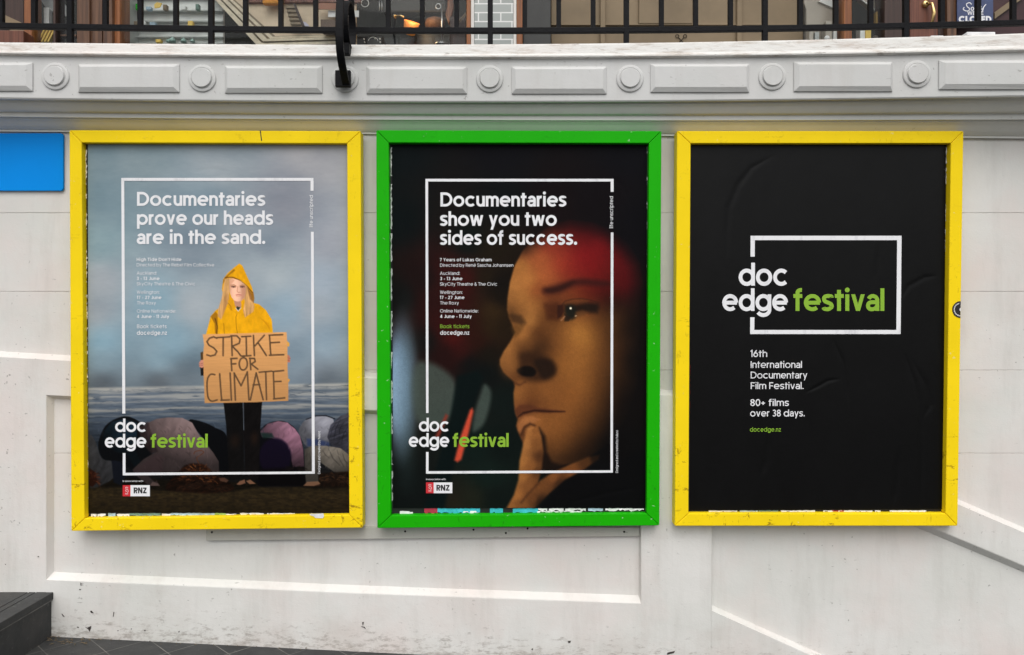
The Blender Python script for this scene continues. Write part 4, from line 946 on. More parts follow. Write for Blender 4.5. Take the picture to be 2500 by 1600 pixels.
# kneeling figures with their heads in the sand
def body(c, cx, cy_, rx, ry_, lo=.45, amp=.16, sx=9, sy=26, sd=1, ang=.6):
    '''printed figure lit from the upper right'''
    f0 = cloth(c, amp, sx, sy, sd, ang)
    def f(X, Y):
        u = (X - cx) / rx; v = (Y - cy_) / ry_; k = np.clip(.80 - .32 * v + .22 * u - .22 * (u * u + v * v), lo, 1.15); return f0(X, Y) * k[:, None]
    return f
def cloth(c, amp=.22, sx=8, sy=22, sd=1, ang=0.5):
    def f(X, Y):
        u = X * math.cos(ang) + Y * math.sin(ang); v = -X * math.sin(ang) + Y * math.cos(ang)
        return np.array(c)[None, :] * (1 + amp * 2 * (fbm(u / sx, v / sy, sd, 4) - .5))[:, None]
    return f
p1.poly(mp(Kz, [(25, 260), (80, 280), (140, 440), (230, 470), (260, 600), (150, 680), (25, 690)]), cloth((58, 58, 60), .3, sd=3), 2, curve=True)
p1.poly(mp(Kz, [(30, 530), (85, 570), (105, 650), (60, 700), (25, 690)]), (52, 24, 14), 2)
p1.poly(mp(Kz, [(230, 450), (330, 470), (360, 600), (320, 690), (250, 660)]), (22, 26, 36), 2)
p1.poly(mp(Kz, [(110, 330), (150, 190), (220, 110), (340, 62), (440, 85), (520, 150), (560, 260), (600, 400), (560, 520), (440, 560), (300, 470), (160, 450)]), (10, 12, 15), 1.5, curve=True)
p1.poly(mp(Kz, [(150, 300), (165, 190), (235, 110), (330, 90), (460, 120), (460, 260), (440, 360), (500, 480), (440, 520), (380, 420), (260, 380)]), body((26, 46, 58), *Kz(330, 240), 45, 48, .4, .3, sd=5), 2, .9)
p1.poly(mp(Kz, [(930, 98), (1060, 115), (1180, 170), (1260, 220), (1300, 360), (1310, 560), (1220, 600), (1150, 400), (1050, 250)]), (9, 10, 13), 1.2, curve=True)
p1.poly(mp(Kz, [(560, 120), (640, 85), (740, 72), (870, 76), (960, 120), (1010, 210), (1070, 300), (1150, 390), (1200, 470), (1205, 610), (1160, 580), (1100, 560), (850, 570), (560, 600), (660, 690), (570, 690), (440, 590), (420, 545), (520, 450), (640, 380), (590, 280), (545, 190)]), body((128, 110, 109), *Kz(880, 300), 105, 75, .5, .12, 14, 30, 7, .3), 1.3)
p1.poly(mp(Kz, [(470, 170), (560, 110), (600, 250), (650, 380), (590, 400), (520, 320)]), cloth((52, 40, 40), .3, 6, 20, 8), 3, .8)
p1.poly(mp(Kz, [(430, 545), (640, 400), (700, 420), (690, 560), (560, 600), (440, 590)]), (70, 54, 56), 6, .55)
p1.poly(mp(Kz, [(860, 540), (900, 505), (960, 490), (1060, 500), (1120, 550), (1230, 620), (1330, 690), (1300, 740), (1050, 770), (820, 760), (720, 700)]), cloth((34, 17, 9), .8, 3, 12, 12, 1.2), 3, curve=True)
p1.line(spl(mp(Kz, [(975, 402), (990, 380), (1040, 372), (1064, 388), (1030, 415), (1002, 435), (1010, 470), (1035, 505)])), 2.0, (96, 56, 32), 1.0, .8)
p1.line(mp(Kz, [(870, 540), (940, 505), (1060, 505), (1120, 545)]), 3.5, (70, 36, 16), 2.0, .7)
p1.poly(mp(Kz, [(575, 690), (660, 690), (640, 640)]), (60, 48, 46), 2)
p1.poly(mp(Kz, [(1560, 220), (1620, 140), (1720, 105), (1800, 110), (1880, 160), (1930, 240), (1960, 330), (1972, 480), (1970, 600), (1960, 690), (1560, 690), (1550, 400)]), (9, 9, 14), 1.2, curve=True)
p1.poly(mp(Kz, [(1575, 200), (1640, 130), (1740, 105), (1820, 118), (1890, 175), (1935, 240), (1962, 350), (1974, 520), (1870, 520), (1840, 380), (1760, 300), (1680, 260), (1590, 250)]), body((142, 106, 122), *Kz(1800, 330), 55, 62, .55, .16, 7, 24, 14, .9), 1.3)
p1.ell(*Kz(1710, 430), 145 / 3.703, 170 / 3.703, (20, 12, 34), .10, .95)
p1.poly(mp(Kz, [(1575, 210), (1680, 215), (1700, 255), (1600, 262)]), (22, 44, 40), 3, .8)
p1.poly(mp(Kz, [(1560, 540), (1980, 520), (1980, 690), (1560, 690)]), (9, 7, 8), 5, .9)
p1.poly(mp(Kz, [(1925, 180), (1990, 90), (2090, 60), (2200, 70), (2240, 110), (2200, 200), (2190, 330), (2080, 360), (1990, 330), (1945, 260)]), body((140, 140, 148), *Kz(2090, 210), 42, 42, .6, .12, 6, 18, 17, 1.0), 1.2, curve=True)
p1.line(mp(Kz, [(1990, 90), (2080, 58), (2170, 56), (2250, 85)]), 2.4, (14, 14, 20), 1)
p1.poly(mp(Kz, [(1995, 265), (2100, 270), (2200, 300), (2200, 330), (2060, 340), (2000, 330)]), (50, 62, 96), 4, .8)
p1.poly(mp(Kz, [(2180, 250), (2210, 140), (2300, 60), (2380, 30), (2380, 420), (2230, 350)]), cloth((58, 58, 66), .5, 4, 22, 19, 1.2), 1.5)
for k, (u, v, w2, h2) in enumerate(((2260, 120, -50, 130), (2300, 90, -60, 190), (2335, 110, -50, 120), (2365, 160, -55, 150))): p1.line(mp(Kz, [(u, v), (u + w2 * .7, v + h2 * .45), (u + w2, v + h2)]), 1.2 + .5 * (k % 2), (22, 22, 30), 1.4, .7, True)
p1.poly(mp(Kz, [(1975, 360), (2050, 325), (2180, 330), (2300, 350), (2378, 410), (2378, 590), (2250, 570), (2120, 480), (2100, 560), (2100, 660), (1990, 670), (1980, 560)]), body((128, 121, 112), *Kz(2150, 480), 58, 48, .6, .16, 6, 22, 22, .8), 1.3)
for k, (u, v, w2, h2) in enumerate(((2140, 370, 60, 70), (2190, 350, 110, 160), (2270, 365, 60, 150), (2320, 400, 40, 90), (2020, 400, 30, 80))): p1.line(mp(Kz, [(u, v), (u + w2 * .4, v + h2 * .6), (u + w2, v + h2)]), 1.4 + .7 * (k % 2), (50, 47, 46), 1.8, .6, True)
p1.poly(mp(Kz, [(1965, 690), (2000, 660), (2110, 655), (2120, 690), (2040, 690)]), (70, 46, 34), 1.5)
p1.poly(mp(Kz, [(2100, 580), (2378, 560), (2378, 700), (2120, 700)]), cloth((32, 20, 12), .8, 3, 9, 24), 3)
# the printed picture is graded down towards its foot
dk = np.interp(p1.Y, [985, 1020, 1080, 1150, 1250], [1, .95, .84, .70, .60])[:, None]; p1.C *= dk
kk = np.interp(p1.Y, [1000, 1060], [0, 1])[:, None]; p1.C = p1.C * (1 - kk) + kk * np.clip(p1.C, 0, 1) ** 1.22 * 1.28
for k in range(260):                                    # creases of the clothes
    rs = np.random.RandomState(900 + k); x = rs.uniform(240, 850); y = rs.uniform(1030, 1150); L_ = rs.uniform(5, 16); an = rs.uniform(.6, 2.0)
    i_ = np.argmin((p1.X - x) ** 2 + (p1.Y - y) ** 2); c_ = p1.C[i_] * 255
    if c_.mean() > 26: p1.line([(x, y), (x + L_ * .5 * math.cos(an) + 1.5, y + L_ * .5 * math.sin(an)), (x + L_ * math.cos(an), y + L_ * math.sin(an))], rs.uniform(1.2, 3), c_ * (rs.choice([.62, .72, 1.22])), 1.6, .55, True)
p1.poly(mp(Kz, [(-60, 712), (300, 700), (700, 735), (1100, 760), (1300, 745), (1560, 700), (1900, 700), (2100, 716), (2450, 705), (2450, 1000), (-60, 1000)]), lambda X, Y: np.array((37, 29, 16))[None, :] * (.45 + 1.1 * fbm(X / 10, Y / 3.4, 90, 5))[:, None] * np.interp(Y, [1190, 1210, 1250], [.8, 1, .7])[:, None], 4, .9)
def hairclump(cx, cy_, rx, ry_, n, cols, seed):
    rs = np.random.RandomState(seed)
    for k in range(n):
        t = rs.uniform(-math.pi, 0.3); r_ = math.sqrt(rs.rand()); x = cx + rx * r_ * math.cos(t); y = cy_ + ry_ * r_ * math.sin(t)
        an = math.atan2(ry_ * math.sin(t) * .5 + 2, rx * math.cos(t)) + rs.uniform(-.5, .5); L_ = rs.uniform(4, 11)
        p1.line([(x, y), (x + L_ * .5 * math.cos(an), y + L_ * .5 * math.sin(an) + .6), (x + L_ * math.cos(an), y + L_ * math.sin(an) + 2)], rs.uniform(.9, 1.8), cols[rs.randint(len(cols))], .9, rs.uniform(.4, .9))
hairclump(*Kz(1010, 640), 42, 36, 190, ((86, 46, 22), (58, 30, 16), (34, 19, 11), (24, 14, 9), (104, 60, 30)), 3)
hairclump(*Kz(1060, 720), 60, 16, 120, ((44, 24, 13), (28, 17, 10), (20, 13, 8)), 4)
hairclump(*Kz(60, 650), 14, 24, 60, ((80, 38, 20), (50, 24, 14), (26, 15, 10)), 5)
hairclump(*Kz(2250, 650), 34, 20, 110, ((56, 36, 22), (36, 23, 14), (22, 15, 10)), 6)
hairclump(*Kz(1900, 545), 26, 8, 40, ((20, 14, 12), (12, 9, 8)), 7)
p1.poly(mp(Kz, [(1200, 622), (1250, 616), (1290, 640), (1270, 660), (1215, 648)]), (74, 50, 38), 1.4, .8)
p1.poly(mp(Kz, [(1965, 690), (2000, 655), (2100, 650), (2120, 672), (2060, 692)]), (110, 80, 60), 1.3, .8)
p1.poly(mp(Kz, [(575, 690), (600, 655), (650, 668), (668, 690)]), (84, 68, 64), 1.6, .7)
# legs
p1.poly(mp(Bz, [(1170, 530), (1312, 530), (1320, 700), (1318, 1090), (1215, 1110), (1190, 700)]), cloth((9, 8, 8), .5, 5, 18, 26), 1.0)
p1.poly(mp(Bz, [(1316, 530), (1452, 530), (1440, 700), (1425, 1100), (1330, 1090), (1318, 760)]), cloth((10, 8, 8), .5, 5, 18, 27), 1.0)
p1.line(mp(Bz, [(1314, 545), (1316, 640), (1318, 740)]), 1.6, (90, 98, 108), 1.0, .8)
p1.ell(*Bz(1255, 820), 11, 15, (30, 19, 13), .9, .6); p1.ell(*Bz(1395, 800), 8, 14, (34, 21, 14), .9, .6)
p1.poly(mp(Bz, [(1265, 1135), (1290, 1110), (1325, 1100), (1330, 1125), (1290, 1138)]), (96, 66, 50), 1.0); p1.poly(mp(Bz, [(1335, 1110), (1365, 1100), (1405, 1130), (1360, 1132)]), (100, 70, 52), 1.0)
# raincoat
coat = (214, 152, 16)
p1.poly(mp(Gz, [(255, 800), (300, 620), (350, 560), (460, 490), (560, 500), (700, 480), (780, 500), (850, 560), (905, 650), (918, 790)]), lambda X, Y: np.array(coat)[None, :] * (1 + .24 * (fbm(X / 9, Y / 16, 41) - .5) + .0 * X)[:, None], .8)
p1.poly(mp(Gz, [(300, 620), (350, 570), (372, 600), (366, 790), (345, 790), (340, 690)]), (128, 82, 14), 1.5, .75)
p1.line(mp(Gz, [(345, 640), (368, 720), (362, 795)]), 2.4, (70, 46, 16), 1.2, .9); p1.line(mp(Gz, [(430, 690), (438, 795)]), 1.5, (130, 84, 12), 1.2, .8)
p1.line(mp(Gz, [(570, 575), (550, 630), (556, 720), (566, 795)]), 1.3, (122, 80, 10), .8, .9)
for k in range(5): p1.line(mp(Gz, [(800 + k * 18, 640 + k * 12), (860 + k * 8, 700 + k * 16)]), 2, (180, 120, 10), 1.5, .5)
# hood
hood = [(430, 420), (412, 350), (425, 250), (470, 190), (540, 130), (585, 96), (615, 118), (660, 220), (710, 330), (725, 400), (722, 470), (735, 500), (700, 560), (560, 600), (470, 530)]
p1.poly(mp(Gz, hood), lambda X, Y: np.array((210, 148, 16))[None, :] * (1 + .22 * (fbm(X / 7, Y / 9, 44) - .5))[:, None], .8)
p1.poly(mp(Gz, [(425, 260), (450, 225), (530, 150), (545, 165), (480, 215), (440, 270), (420, 300)]), (120, 78, 16), 1.5, .7)
p1.line(mp(Gz, [(445, 235), (520, 232), (590, 262), (660, 320), (715, 385)]), 2.4, (90, 52, 14), 1.0, .9)
p1.line(mp(Gz, [(718, 380), (728, 440), (715, 520)]), 3, (140, 84, 14), 1.5, .8)
# hair
hairc = lambda X, Y: np.array((188, 142, 88))[None, :] * (1 + .55 * (fbm(X / 1.6, Y / 26, 46, 3) - .5))[:, None]
p1.poly(mp(Gz, [(440, 250), (500, 236), (600, 268), (660, 320), (690, 380), (735, 520), (725, 570), (640, 632), (622, 560), (640, 470), (560, 300), (490, 330), (480, 470), (440, 560), (405, 652), (372, 620), (372, 560), (410, 440)]), hairc, .8)
p1.poly(mp(Gz, [(435, 430), (470, 380), (478, 460), (430, 600), (405, 645)]), (150, 104, 60), 2.5, .5)
p1.poly(mp(Gz, [(660, 330), (720, 400), (722, 480), (690, 450)]), (112, 70, 34), 2, .7)
# face
face = [(486, 262), (520, 244), (580, 262), (630, 300), (648, 330), (646, 400), (632, 440), (605, 466), (570, 474), (535, 462), (508, 430), (490, 380)]
p1.poly(mp(Gz, [(530, 460), (600, 468), (605, 520), (580, 545), (545, 520)]), (176, 128, 104), 1.0)
p1.poly(mp(Gz, face), lambda X, Y: np.array((222, 172, 144))[None, :] * np.clip(1.06 - .0042 * np.abs(X - Gz(545, 0)[0]) ** 1.3, .75, 1.1)[:, None], .9)
p1.poly(mp(Gz, [(486, 262), (520, 246), (540, 262), (505, 300), (500, 380), (488, 370)]), (196, 138, 106), 2.2, .6)
p1.poly(mp(Gz, [(600, 330), (648, 330), (646, 400), (630, 440), (600, 466), (606, 400)]), (178, 122, 96), 3, .7)
p1.line(mp(Gz, [(500, 312), (530, 306), (552, 318)]), 1.8, (140, 92, 62), 1.0, .8); p1.line(mp(Gz, [(592, 316), (615, 308), (638, 318)]), 1.8, (140, 92, 62), 1.0, .8)
p1.ell(*Gz(527, 326), 6, 2.6, (150, 100, 78), .5, .8); p1.ell(*Gz(614, 326), 6, 2.6, (146, 96, 76), .5, .8); p1.line(mp(Gz, [(506, 326), (525, 322), (546, 328)]), 1.7, (74, 46, 38), .8, .95); p1.line(mp(Gz, [(595, 328), (614, 322), (634, 327)]), 1.7, (74, 46, 38), .8, .95); p1.ell(*Gz(527, 330), 1.5, 1.4, (60, 50, 48), .4); p1.ell(*Gz(614, 330), 1.5, 1.4, (60, 50, 48), .4)
p1.line(mp(Gz, [(570, 325), (562, 370), (575, 384), (592, 380)]), 1.8, (178, 116, 90), 1.2, .8)
p1.line(mp(Gz, [(552, 408), (575, 404), (604, 408)]), 2.2, (176, 98, 86), 1.0, .95); p1.line(mp(Gz, [(556, 420), (600, 420)]), 1.6, (196, 128, 108), 1.2, .7)
p1.poly(mp(Gz, [(560, 520), (600, 530), (575, 570), (552, 545)]), (44, 48, 40), 1.0); p1.line(mp(Gz, [(552, 540), (574, 568), (600, 535)]), 1.4, (220, 214, 204), .8)
p1.poly(mp(Gz, [(470, 460), (510, 455), (525, 520), (500, 560), (480, 530)]), (202, 140, 20), 1.2); p1.line(mp(Gz, [(476, 490), (500, 520), (505, 560)]), 1.4, (130, 84, 14), 1.0, .8)
# sleeves and hands beside the placard
p1.poly(mp(Gz, [(200, 980), (225, 965), (235, 1060), (205, 1060)]), (70, 52, 30), 1); p1.poly(mp(Gz, [(198, 1120), (235, 1110), (235, 1205), (204, 1205)]), (24, 22, 22), 1)
p1.poly(mp(Gz, [(186, 1080), (205, 1052), (240, 1045), (245, 1110), (215, 1130), (188, 1118)]), (186, 124, 104), .8); p1.line(mp(Gz, [(190, 1090), (238, 1078)]), .9, (110, 60, 50), .6); p1.line(mp(Gz, [(190, 1108), (238, 1096)]), .9, (110, 60, 50), .6)
p1.poly(mp(Gz, [(1040, 1010), (1075, 1000), (1090, 1030), (1085, 1075), (1050, 1075)]), (170, 106, 84), .8); p1.line(mp(Gz, [(1050, 1030), (1088, 1034)]), .9, (100, 54, 44), .6); p1.line(mp(Gz, [(1050, 1054), (1086, 1056)]), .9, (100, 54, 44), .6)
p1.poly(mp(Gz, [(1055, 860), (1082, 885), (1078, 915), (1055, 920)]), (206, 148, 60), .8); p1.poly(mp(Gz, [(1060, 1230), (1086, 1245), (1070, 1275), (1058, 1270)]), (196, 138, 56), .8)
# cardboard placard and its hand lettering
p1.poly(mp(Gz, [(222, 797), (640, 786), (1052, 775), (1060, 900), (1062, 1100), (1070, 1300), (1068, 1455), (700, 1470), (242, 1478), (232, 1200), (226, 1000), (236, 900)]), lambda X, Y: np.stack([204 - (Y - 815) * .20, 148 - (Y - 815) * .15, 92 - (Y - 815) * .10], 1) * (1 + .10 * (fbm(X / 40, Y / 2.2, 51, 3) - .5))[:, None], .8)
M1 = [[(362, 835), (330, 822), (290, 835), (264, 870), (285, 905), (330, 930), (362, 965), (345, 1000), (300, 1012), (264, 1000)], [(362, 830), (490, 822)], [(425, 828), (424, 1008)], [(508, 815), (514, 1008)], [(500, 812), (560, 812), (592, 845), (585, 885), (515, 915)], [(515, 915), (570, 970), (600, 1010), (630, 1015)], [(608, 820), (698, 816)], [(652, 820), (656, 1006)], [(628, 1012), (700, 1008)], [(724, 808), (734, 1008)], [(832, 806), (738, 912)], [(770, 880), (852, 1006)], [(884, 810), (896, 1004)], [(880, 806), (1014, 800)], [(892, 880), (982, 876)], [(882, 1004), (1024, 998)],
      [(504, 1040), (510, 1156)], [(500, 1038), (562, 1034)], [(508, 1092), (550, 1088)], spl([(628, 1028), (600, 1040), (584, 1085), (596, 1135), (626, 1150), (655, 1128), (664, 1085), (652, 1042), (628, 1028)]), [(690, 1034), (698, 1146)], [(686, 1034), (735, 1036), (742, 1066), (700, 1094)], [(705, 1094), (768, 1142)],
      spl([(342, 1196), (300, 1194), (270, 1240), (266, 1330), (276, 1420), (310, 1458), (366, 1446)]), [(390, 1188), (398, 1300), (410, 1450)], [(404, 1450), (486, 1446)], [(494, 1180), (506, 1448)], [(546, 1448), (534, 1180)], [(534, 1182), (602, 1306), (664, 1170)], [(664, 1170), (680, 1446)], [(694, 1446), (752, 1180)], [(752, 1180), (820, 1444)], [(722, 1298), (786, 1294)], [(782, 1172), (906, 1162)], [(846, 1168), (854, 1444)], [(922, 1166), (930, 1432)], [(918, 1166), (1022, 1156)], [(926, 1266), (998, 1262)], [(924, 1436), (1034, 1426)]]
for st_ in M1: p1.line(mp(Gz, st_), 4.0, (84, 62, 42), .9, .95)
P1 = p1.mesh('poster', M['print'], 'beach poster of a figure in a yellow raincoat holding a cardboard placard', [([(240, 700), (330, 640), (420, 660)], 9, .0003), ([(470, 420), (520, 412), (560, 420)], 5, .0004), ([(260, 560), (240, 760), (250, 900)], 12, .0003)], GAIN, 1)
# ---- poster two: dim close-up of a thoughtful face under a red cap
p2 = Paint(FR[1]['poster'], 420, 600)
bgp = [(50, -380, (6, 13, 15)), (600, -380, (9, 9, 14)), (1250, -380, (9, 9, 14)), (60, 0, (6, 13, 14)), (600, -100, (8, 12, 13)), (60, 400, (12, 14, 13)), (420, 100, (8, 16, 15)), (190, 300, (22, 12, 11)), (300, 270, (44, 14, 13)), (390, 310, (52, 14, 12)), (330, 380, (52, 13, 12)), (240, 420, (36, 13, 12)), (330, 480, (44, 13, 12)), (345, 620, (70, 16, 14)), (300, 560, (46, 12, 11)), (380, 680, (48, 15, 13)), (430, 560, (38, 16, 10)), (470, 640, (40, 17, 11)), (300, 700, (30, 12, 11)), (200, 640, (16, 16, 15)), (540, 150, (26, 20, 11)), (520, 300, (30, 22, 12)), (580, 330, (14, 11, 9)), (550, 480, (48, 34, 17)), (540, 560, (40, 28, 14)), (600, 400, (18, 13, 9)), (600, 560, (30, 21, 11)), (520, 700, (20, 17, 11)), (500, 800, (8, 14, 14)), (430, 760, (10, 13, 13)), (600, 950, (12, 20, 18)), (600, 1200, (10, 18, 16)), (450, 1200, (12, 24, 21)), (520, 1350, (14, 26, 22)), (100, 1400, (12, 18, 17)), (330, 1480, (30, 27, 19)), (440, 1470, (26, 28, 20)), (240, 1470, (8, 12, 12)), (560, 1480, (11, 18, 16)), (60, 1480, (10, 14, 14)),
  (1330, 0, (9, 8, 12)), (1340, 500, (14, 10, 9)), (1330, 900, (12, 9, 9)), (1340, 1400, (8, 8, 10)), (1000, 1450, (8, 7, 7)), (1200, 1250, (9, 8, 8)), (850, -80, (16, 8, 10)), (1100, -120, (12, 8, 11))]
p2.C = p2.field([(*Hz(x, y), c) for x, y, c in bgp], 3.5, eps=22)
p2.ell(*Hz(60, 880), 75 / 2.168, 300 / 2.168, (112, 134, 158), .55, .95); p2.ell(*Hz(40, 870), 46 / 2.168, 190 / 2.168, (150, 176, 208), .7, .8); p2.ell(*Hz(90, 900), 60 / 2.168, 360 / 2.168, (70, 90, 92), .7, .45)
p2.poly(mp(Hz, [(140, 760), (200, 745), (265, 770), (330, 820), (360, 880), (362, 960), (330, 1040), (250, 1090), (150, 1060), (120, 900)]), (66, 76, 70), 12, .85, curve=True)
p2.poly(mp(Hz, [(360, 820), (470, 790), (500, 830), (440, 1010), (350, 1280), (290, 1520), (180, 1520), (250, 1300), (320, 1060)]), (6, 16, 16), 7, .96)
p2.poly(mp(Hz, [(503, 866), (532, 886), (540, 930), (522, 1020), (492, 1086), (444, 1112), (452, 1020), (478, 930)]), (64, 74, 68), 8, .88, curve=True)
p2.poly(mp(Hz, [(300, 1022), (312, 1030), (262, 1150), (240, 1148)]), (128, 48, 36), 5, .9)
p2.poly(mp(Hz, [(428, 1000), (440, 990), (446, 1006), (424, 1110), (382, 1262), (362, 1276), (346, 1266), (378, 1140)]), (190, 72, 50), 5, .95)
# the head: outline, then skin tones
out = [(1330, 420), (1345, 330), (1330, 220), (1270, 120), (1180, 45), (1080, 5), (960, -8), (860, 15), (770, 80), (705, 160), (665, 235), (640, 320), (626, 410), (624, 470), (634, 510), (655, 560), (668, 590), (640, 640), (606, 690), (586, 732), (586, 762), (604, 800), (638, 832), (660, 852), (664, 876), (658, 910), (660, 970), (668, 1020), (680, 1048), (672, 1085), (684, 1122), (704, 1168), (740, 1260), (800, 1320), (900, 1300), (1050, 1255), (1160, 1180), (1260, 1040), (1320, 850)]
skinN = [(340, 580, (165, 112, 58)), (300, 650, (150, 98, 50)), (228, 722, (146, 96, 50)), (200, 780, (132, 86, 45)), (222, 830, (100, 63, 33)), (255, 865, (80, 48, 26)), (382, 640, (74, 43, 22)), (402, 596, (94, 57, 28)), (338, 702, (96, 60, 30)), (372, 722, (46, 28, 16)), (420, 700, (62, 37, 19)), (300, 740, (84, 52, 27)), (440, 560, (70, 40, 20)), (470, 545, (58, 31, 17)), (452, 602, (98, 61, 30)), (402, 540, (108, 67, 33)), (372, 500, (132, 84, 42)), (348, 520, (156, 104, 54)), (300, 560, (120, 78, 40)),
  (500, 640, (124, 79, 38)), (578, 640, (176, 121, 56)), (618, 662, (164, 110, 50)), (556, 616, (148, 97, 45)), (500, 590, (112, 70, 34)), (640, 610, (120, 76, 36)), (680, 620, (95, 58, 28)), (722, 640, (70, 42, 22)), (800, 640, (30, 19, 12)), (850, 600, (18, 12, 10)), (470, 690, (112, 69, 34)), (530, 720, (132, 84, 40)), (600, 780, (140, 90, 42)), (520, 800, (136, 87, 41)), (700, 780, (94, 58, 28)), (780, 780, (40, 24, 14)), (860, 780, (14, 10, 9)), (600, 900, (134, 85, 40)), (700, 900, (80, 49, 24)), (780, 900, (26, 17, 11)), (550, 980, (129, 80, 38)), (650, 1000, (94, 58, 28)), (740, 1000, (36, 22, 13)), (800, 1000, (14, 10, 9)), (500, 1100, (124, 77, 37)), (600, 1100, (94, 58, 28)), (680, 1100, (46, 28, 15)), (750, 1100, (16, 11, 9)), (480, 1200, (104, 64, 30)), (560, 1200, (72, 44, 22)), (640, 1180, (34, 21, 12)), (720, 1200, (10, 8, 8)), (440, 1290, (60, 37, 20)), (520, 1280, (40, 25, 14)), (600, 1250, (20, 13, 9)),
  (285, 310, (148, 97, 49)), (252, 400, (160, 106, 55)), (330, 380, (164, 107, 55)), (300, 460, (150, 99, 50)), (232, 470, (134, 88, 46)), (240, 540, (96, 62, 33)), (400, 280, (148, 79, 44)), (340, 230, (136, 74, 42)), (400, 180, (118, 48, 34)), (450, 200, (124, 44, 32)), (550, 130, (80, 17, 18)), (650, 130, (66, 12, 16)), (700, 220, (106, 16, 20)), (800, 280, (82, 14, 17)), (860, 350, (70, 12, 16)), (870, 400, (58, 11, 14)), (600, 250, (118, 20, 24)), (500, 300, (140, 50, 34)), (560, 330, (114, 28, 24)), (650, 330, (108, 18, 20)), (600, 90, (44, 10, 12)), (500, 90, (48, 12, 12)), (800, 200, (52, 10, 14)), (420, 360, (156, 84, 46)), (380, 430, (128, 68, 36)), (440, 470, (86, 42, 24)),
  (560, 440, (108, 50, 26)), (500, 470, (100, 52, 28)), (620, 440, (84, 26, 18)), (700, 430, (74, 14, 14)), (800, 420, (86, 12, 15)), (860, 450, (28, 10, 11)), (740, 480, (30, 14, 11)), (800, 500, (28, 16, 11)), (720, 540, (54, 32, 17)), (780, 560, (60, 37, 20)), (840, 560, (28, 18, 12)), (716, 590, (84, 52, 25)),
  (290, 920, (130, 83, 42)), (270, 950, (132, 85, 43)), (320, 930, (112, 69, 35)), (345, 965, (98, 59, 29)), (420, 930, (122, 76, 37)), (450, 980, (118, 73, 36)), (285, 1035, (104, 61, 35)), (340, 1015, (78, 44, 25)), (420, 1015, (100, 60, 30)), (460, 1060, (122, 76, 37)), (380, 1075, (134, 84, 42)), (320, 1085, (150, 97, 52)), (285, 1110, (106, 64, 35)), (300, 1160, (84, 50, 28)), (430, 1130, (122, 76, 37)), (425, 1220, (84, 52, 26))]
fl = p2.field([(1130 + x / 2.054, 500 + y / 2.054, c) for x, y, c in skinN], 3.3, eps=10)
def boxblur(f, r):
    g_ = f.reshape(p2.ny, p2.nx, 3)
    for ax in (0, 1):
        for _ in range(3):
            pd = [(0, 0)] * 3; pd[ax] = (r + 1, r); c_ = np.cumsum(np.pad(g_, pd, mode='edge'), axis=ax); n_ = g_.shape[ax]
            g_ = (np.take(c_, range(2 * r + 1, 2 * r + 1 + n_), axis=ax) - np.take(c_, range(0, n_), axis=ax)) / (2 * r + 1)
    return g_.reshape(-1, 3)
wide, near = boxblur(fl, 10), boxblur(fl, 4)
kx = sstep(1270, 1400, p2.X)[:, None]; fl = near * (1 - kx) + wide * kx
i, a_ = p2.polymask(mp(Hz, [out[k] for k in range(len(out))]), 3.6)
far = [(1310, 420), (1322, 330), (1300, 240), (1240, 150), (1150, 75), (1060, 30), (960, 15), (870, 40), (790, 105), (728, 160), (-400, 400), (-400, 1900), (900, 1900), (1050, 1330), (1130, 1180), (1220, 1040), (1280, 850)]
j_, b_ = p2.polymask(mp(Hz, far), 30); full = np.zeros(len(p2.X)); full[j_] = b_       # cap and far side fall out of focus
a_ = a_ * full[i]; p2.C[i] = p2.C[i] * (1 - a_[:, None]) + fl[i] * a_[:, None]
# far brow and socket, nose shadow, nostril
p2.poly(mp(Hz, [(634, 500), (650, 488), (700, 500), (724, 540), (700, 552), (668, 540), (650, 535)]), (52, 34, 20), 7, .7)
p2.poly(mp(Hz, [(646, 560), (672, 548), (715, 552), (690, 600), (665, 620)]), (88, 58, 28), 6, .6)
p2.poly(mp(Hz, [(690, 708), (730, 690), (790, 700), (850, 728), (884, 768), (882, 806), (850, 838), (800, 850), (740, 846), (700, 826), (680, 800), (684, 750)]), (42, 25, 15), 12, .8, curve=True)
p2.poly(mp(Hz, [(770, 735), (850, 735), (878, 775), (872, 812), (820, 835), (790, 800)]), (26, 17, 12), 8, .75, curve=True)
p2.poly(mp(Hz, [(676, 790), (716, 768), (760, 775), (778, 800), (760, 822), (706, 818)]), (12, 9, 8), 4, .92, curve=True)
p2.ell(*Hz(640, 770), 20, 24, (140, 92, 48), .9, .45); p2.line(mp(Hz, [(664, 858), (690, 868), (720, 852)]), 5, (70, 40, 24), 4, .6)
# brow
p2.poly(mp(Iz, [(180, 170), (330, 130), (520, 70), (700, 15), (900, 5), (1150, 30), (1330, 60), (1330, 130), (1120, 140), (880, 120), (690, 150), (480, 240), (300, 275), (190, 260)]), (48, 20, 18), 9, .75, curve=True)
p2.poly(mp(Iz, [(230, 185), (420, 150), (620, 70), (720, 50), (600, 150), (430, 220), (270, 240)]), (34, 17, 14), 6, .6, curve=True)
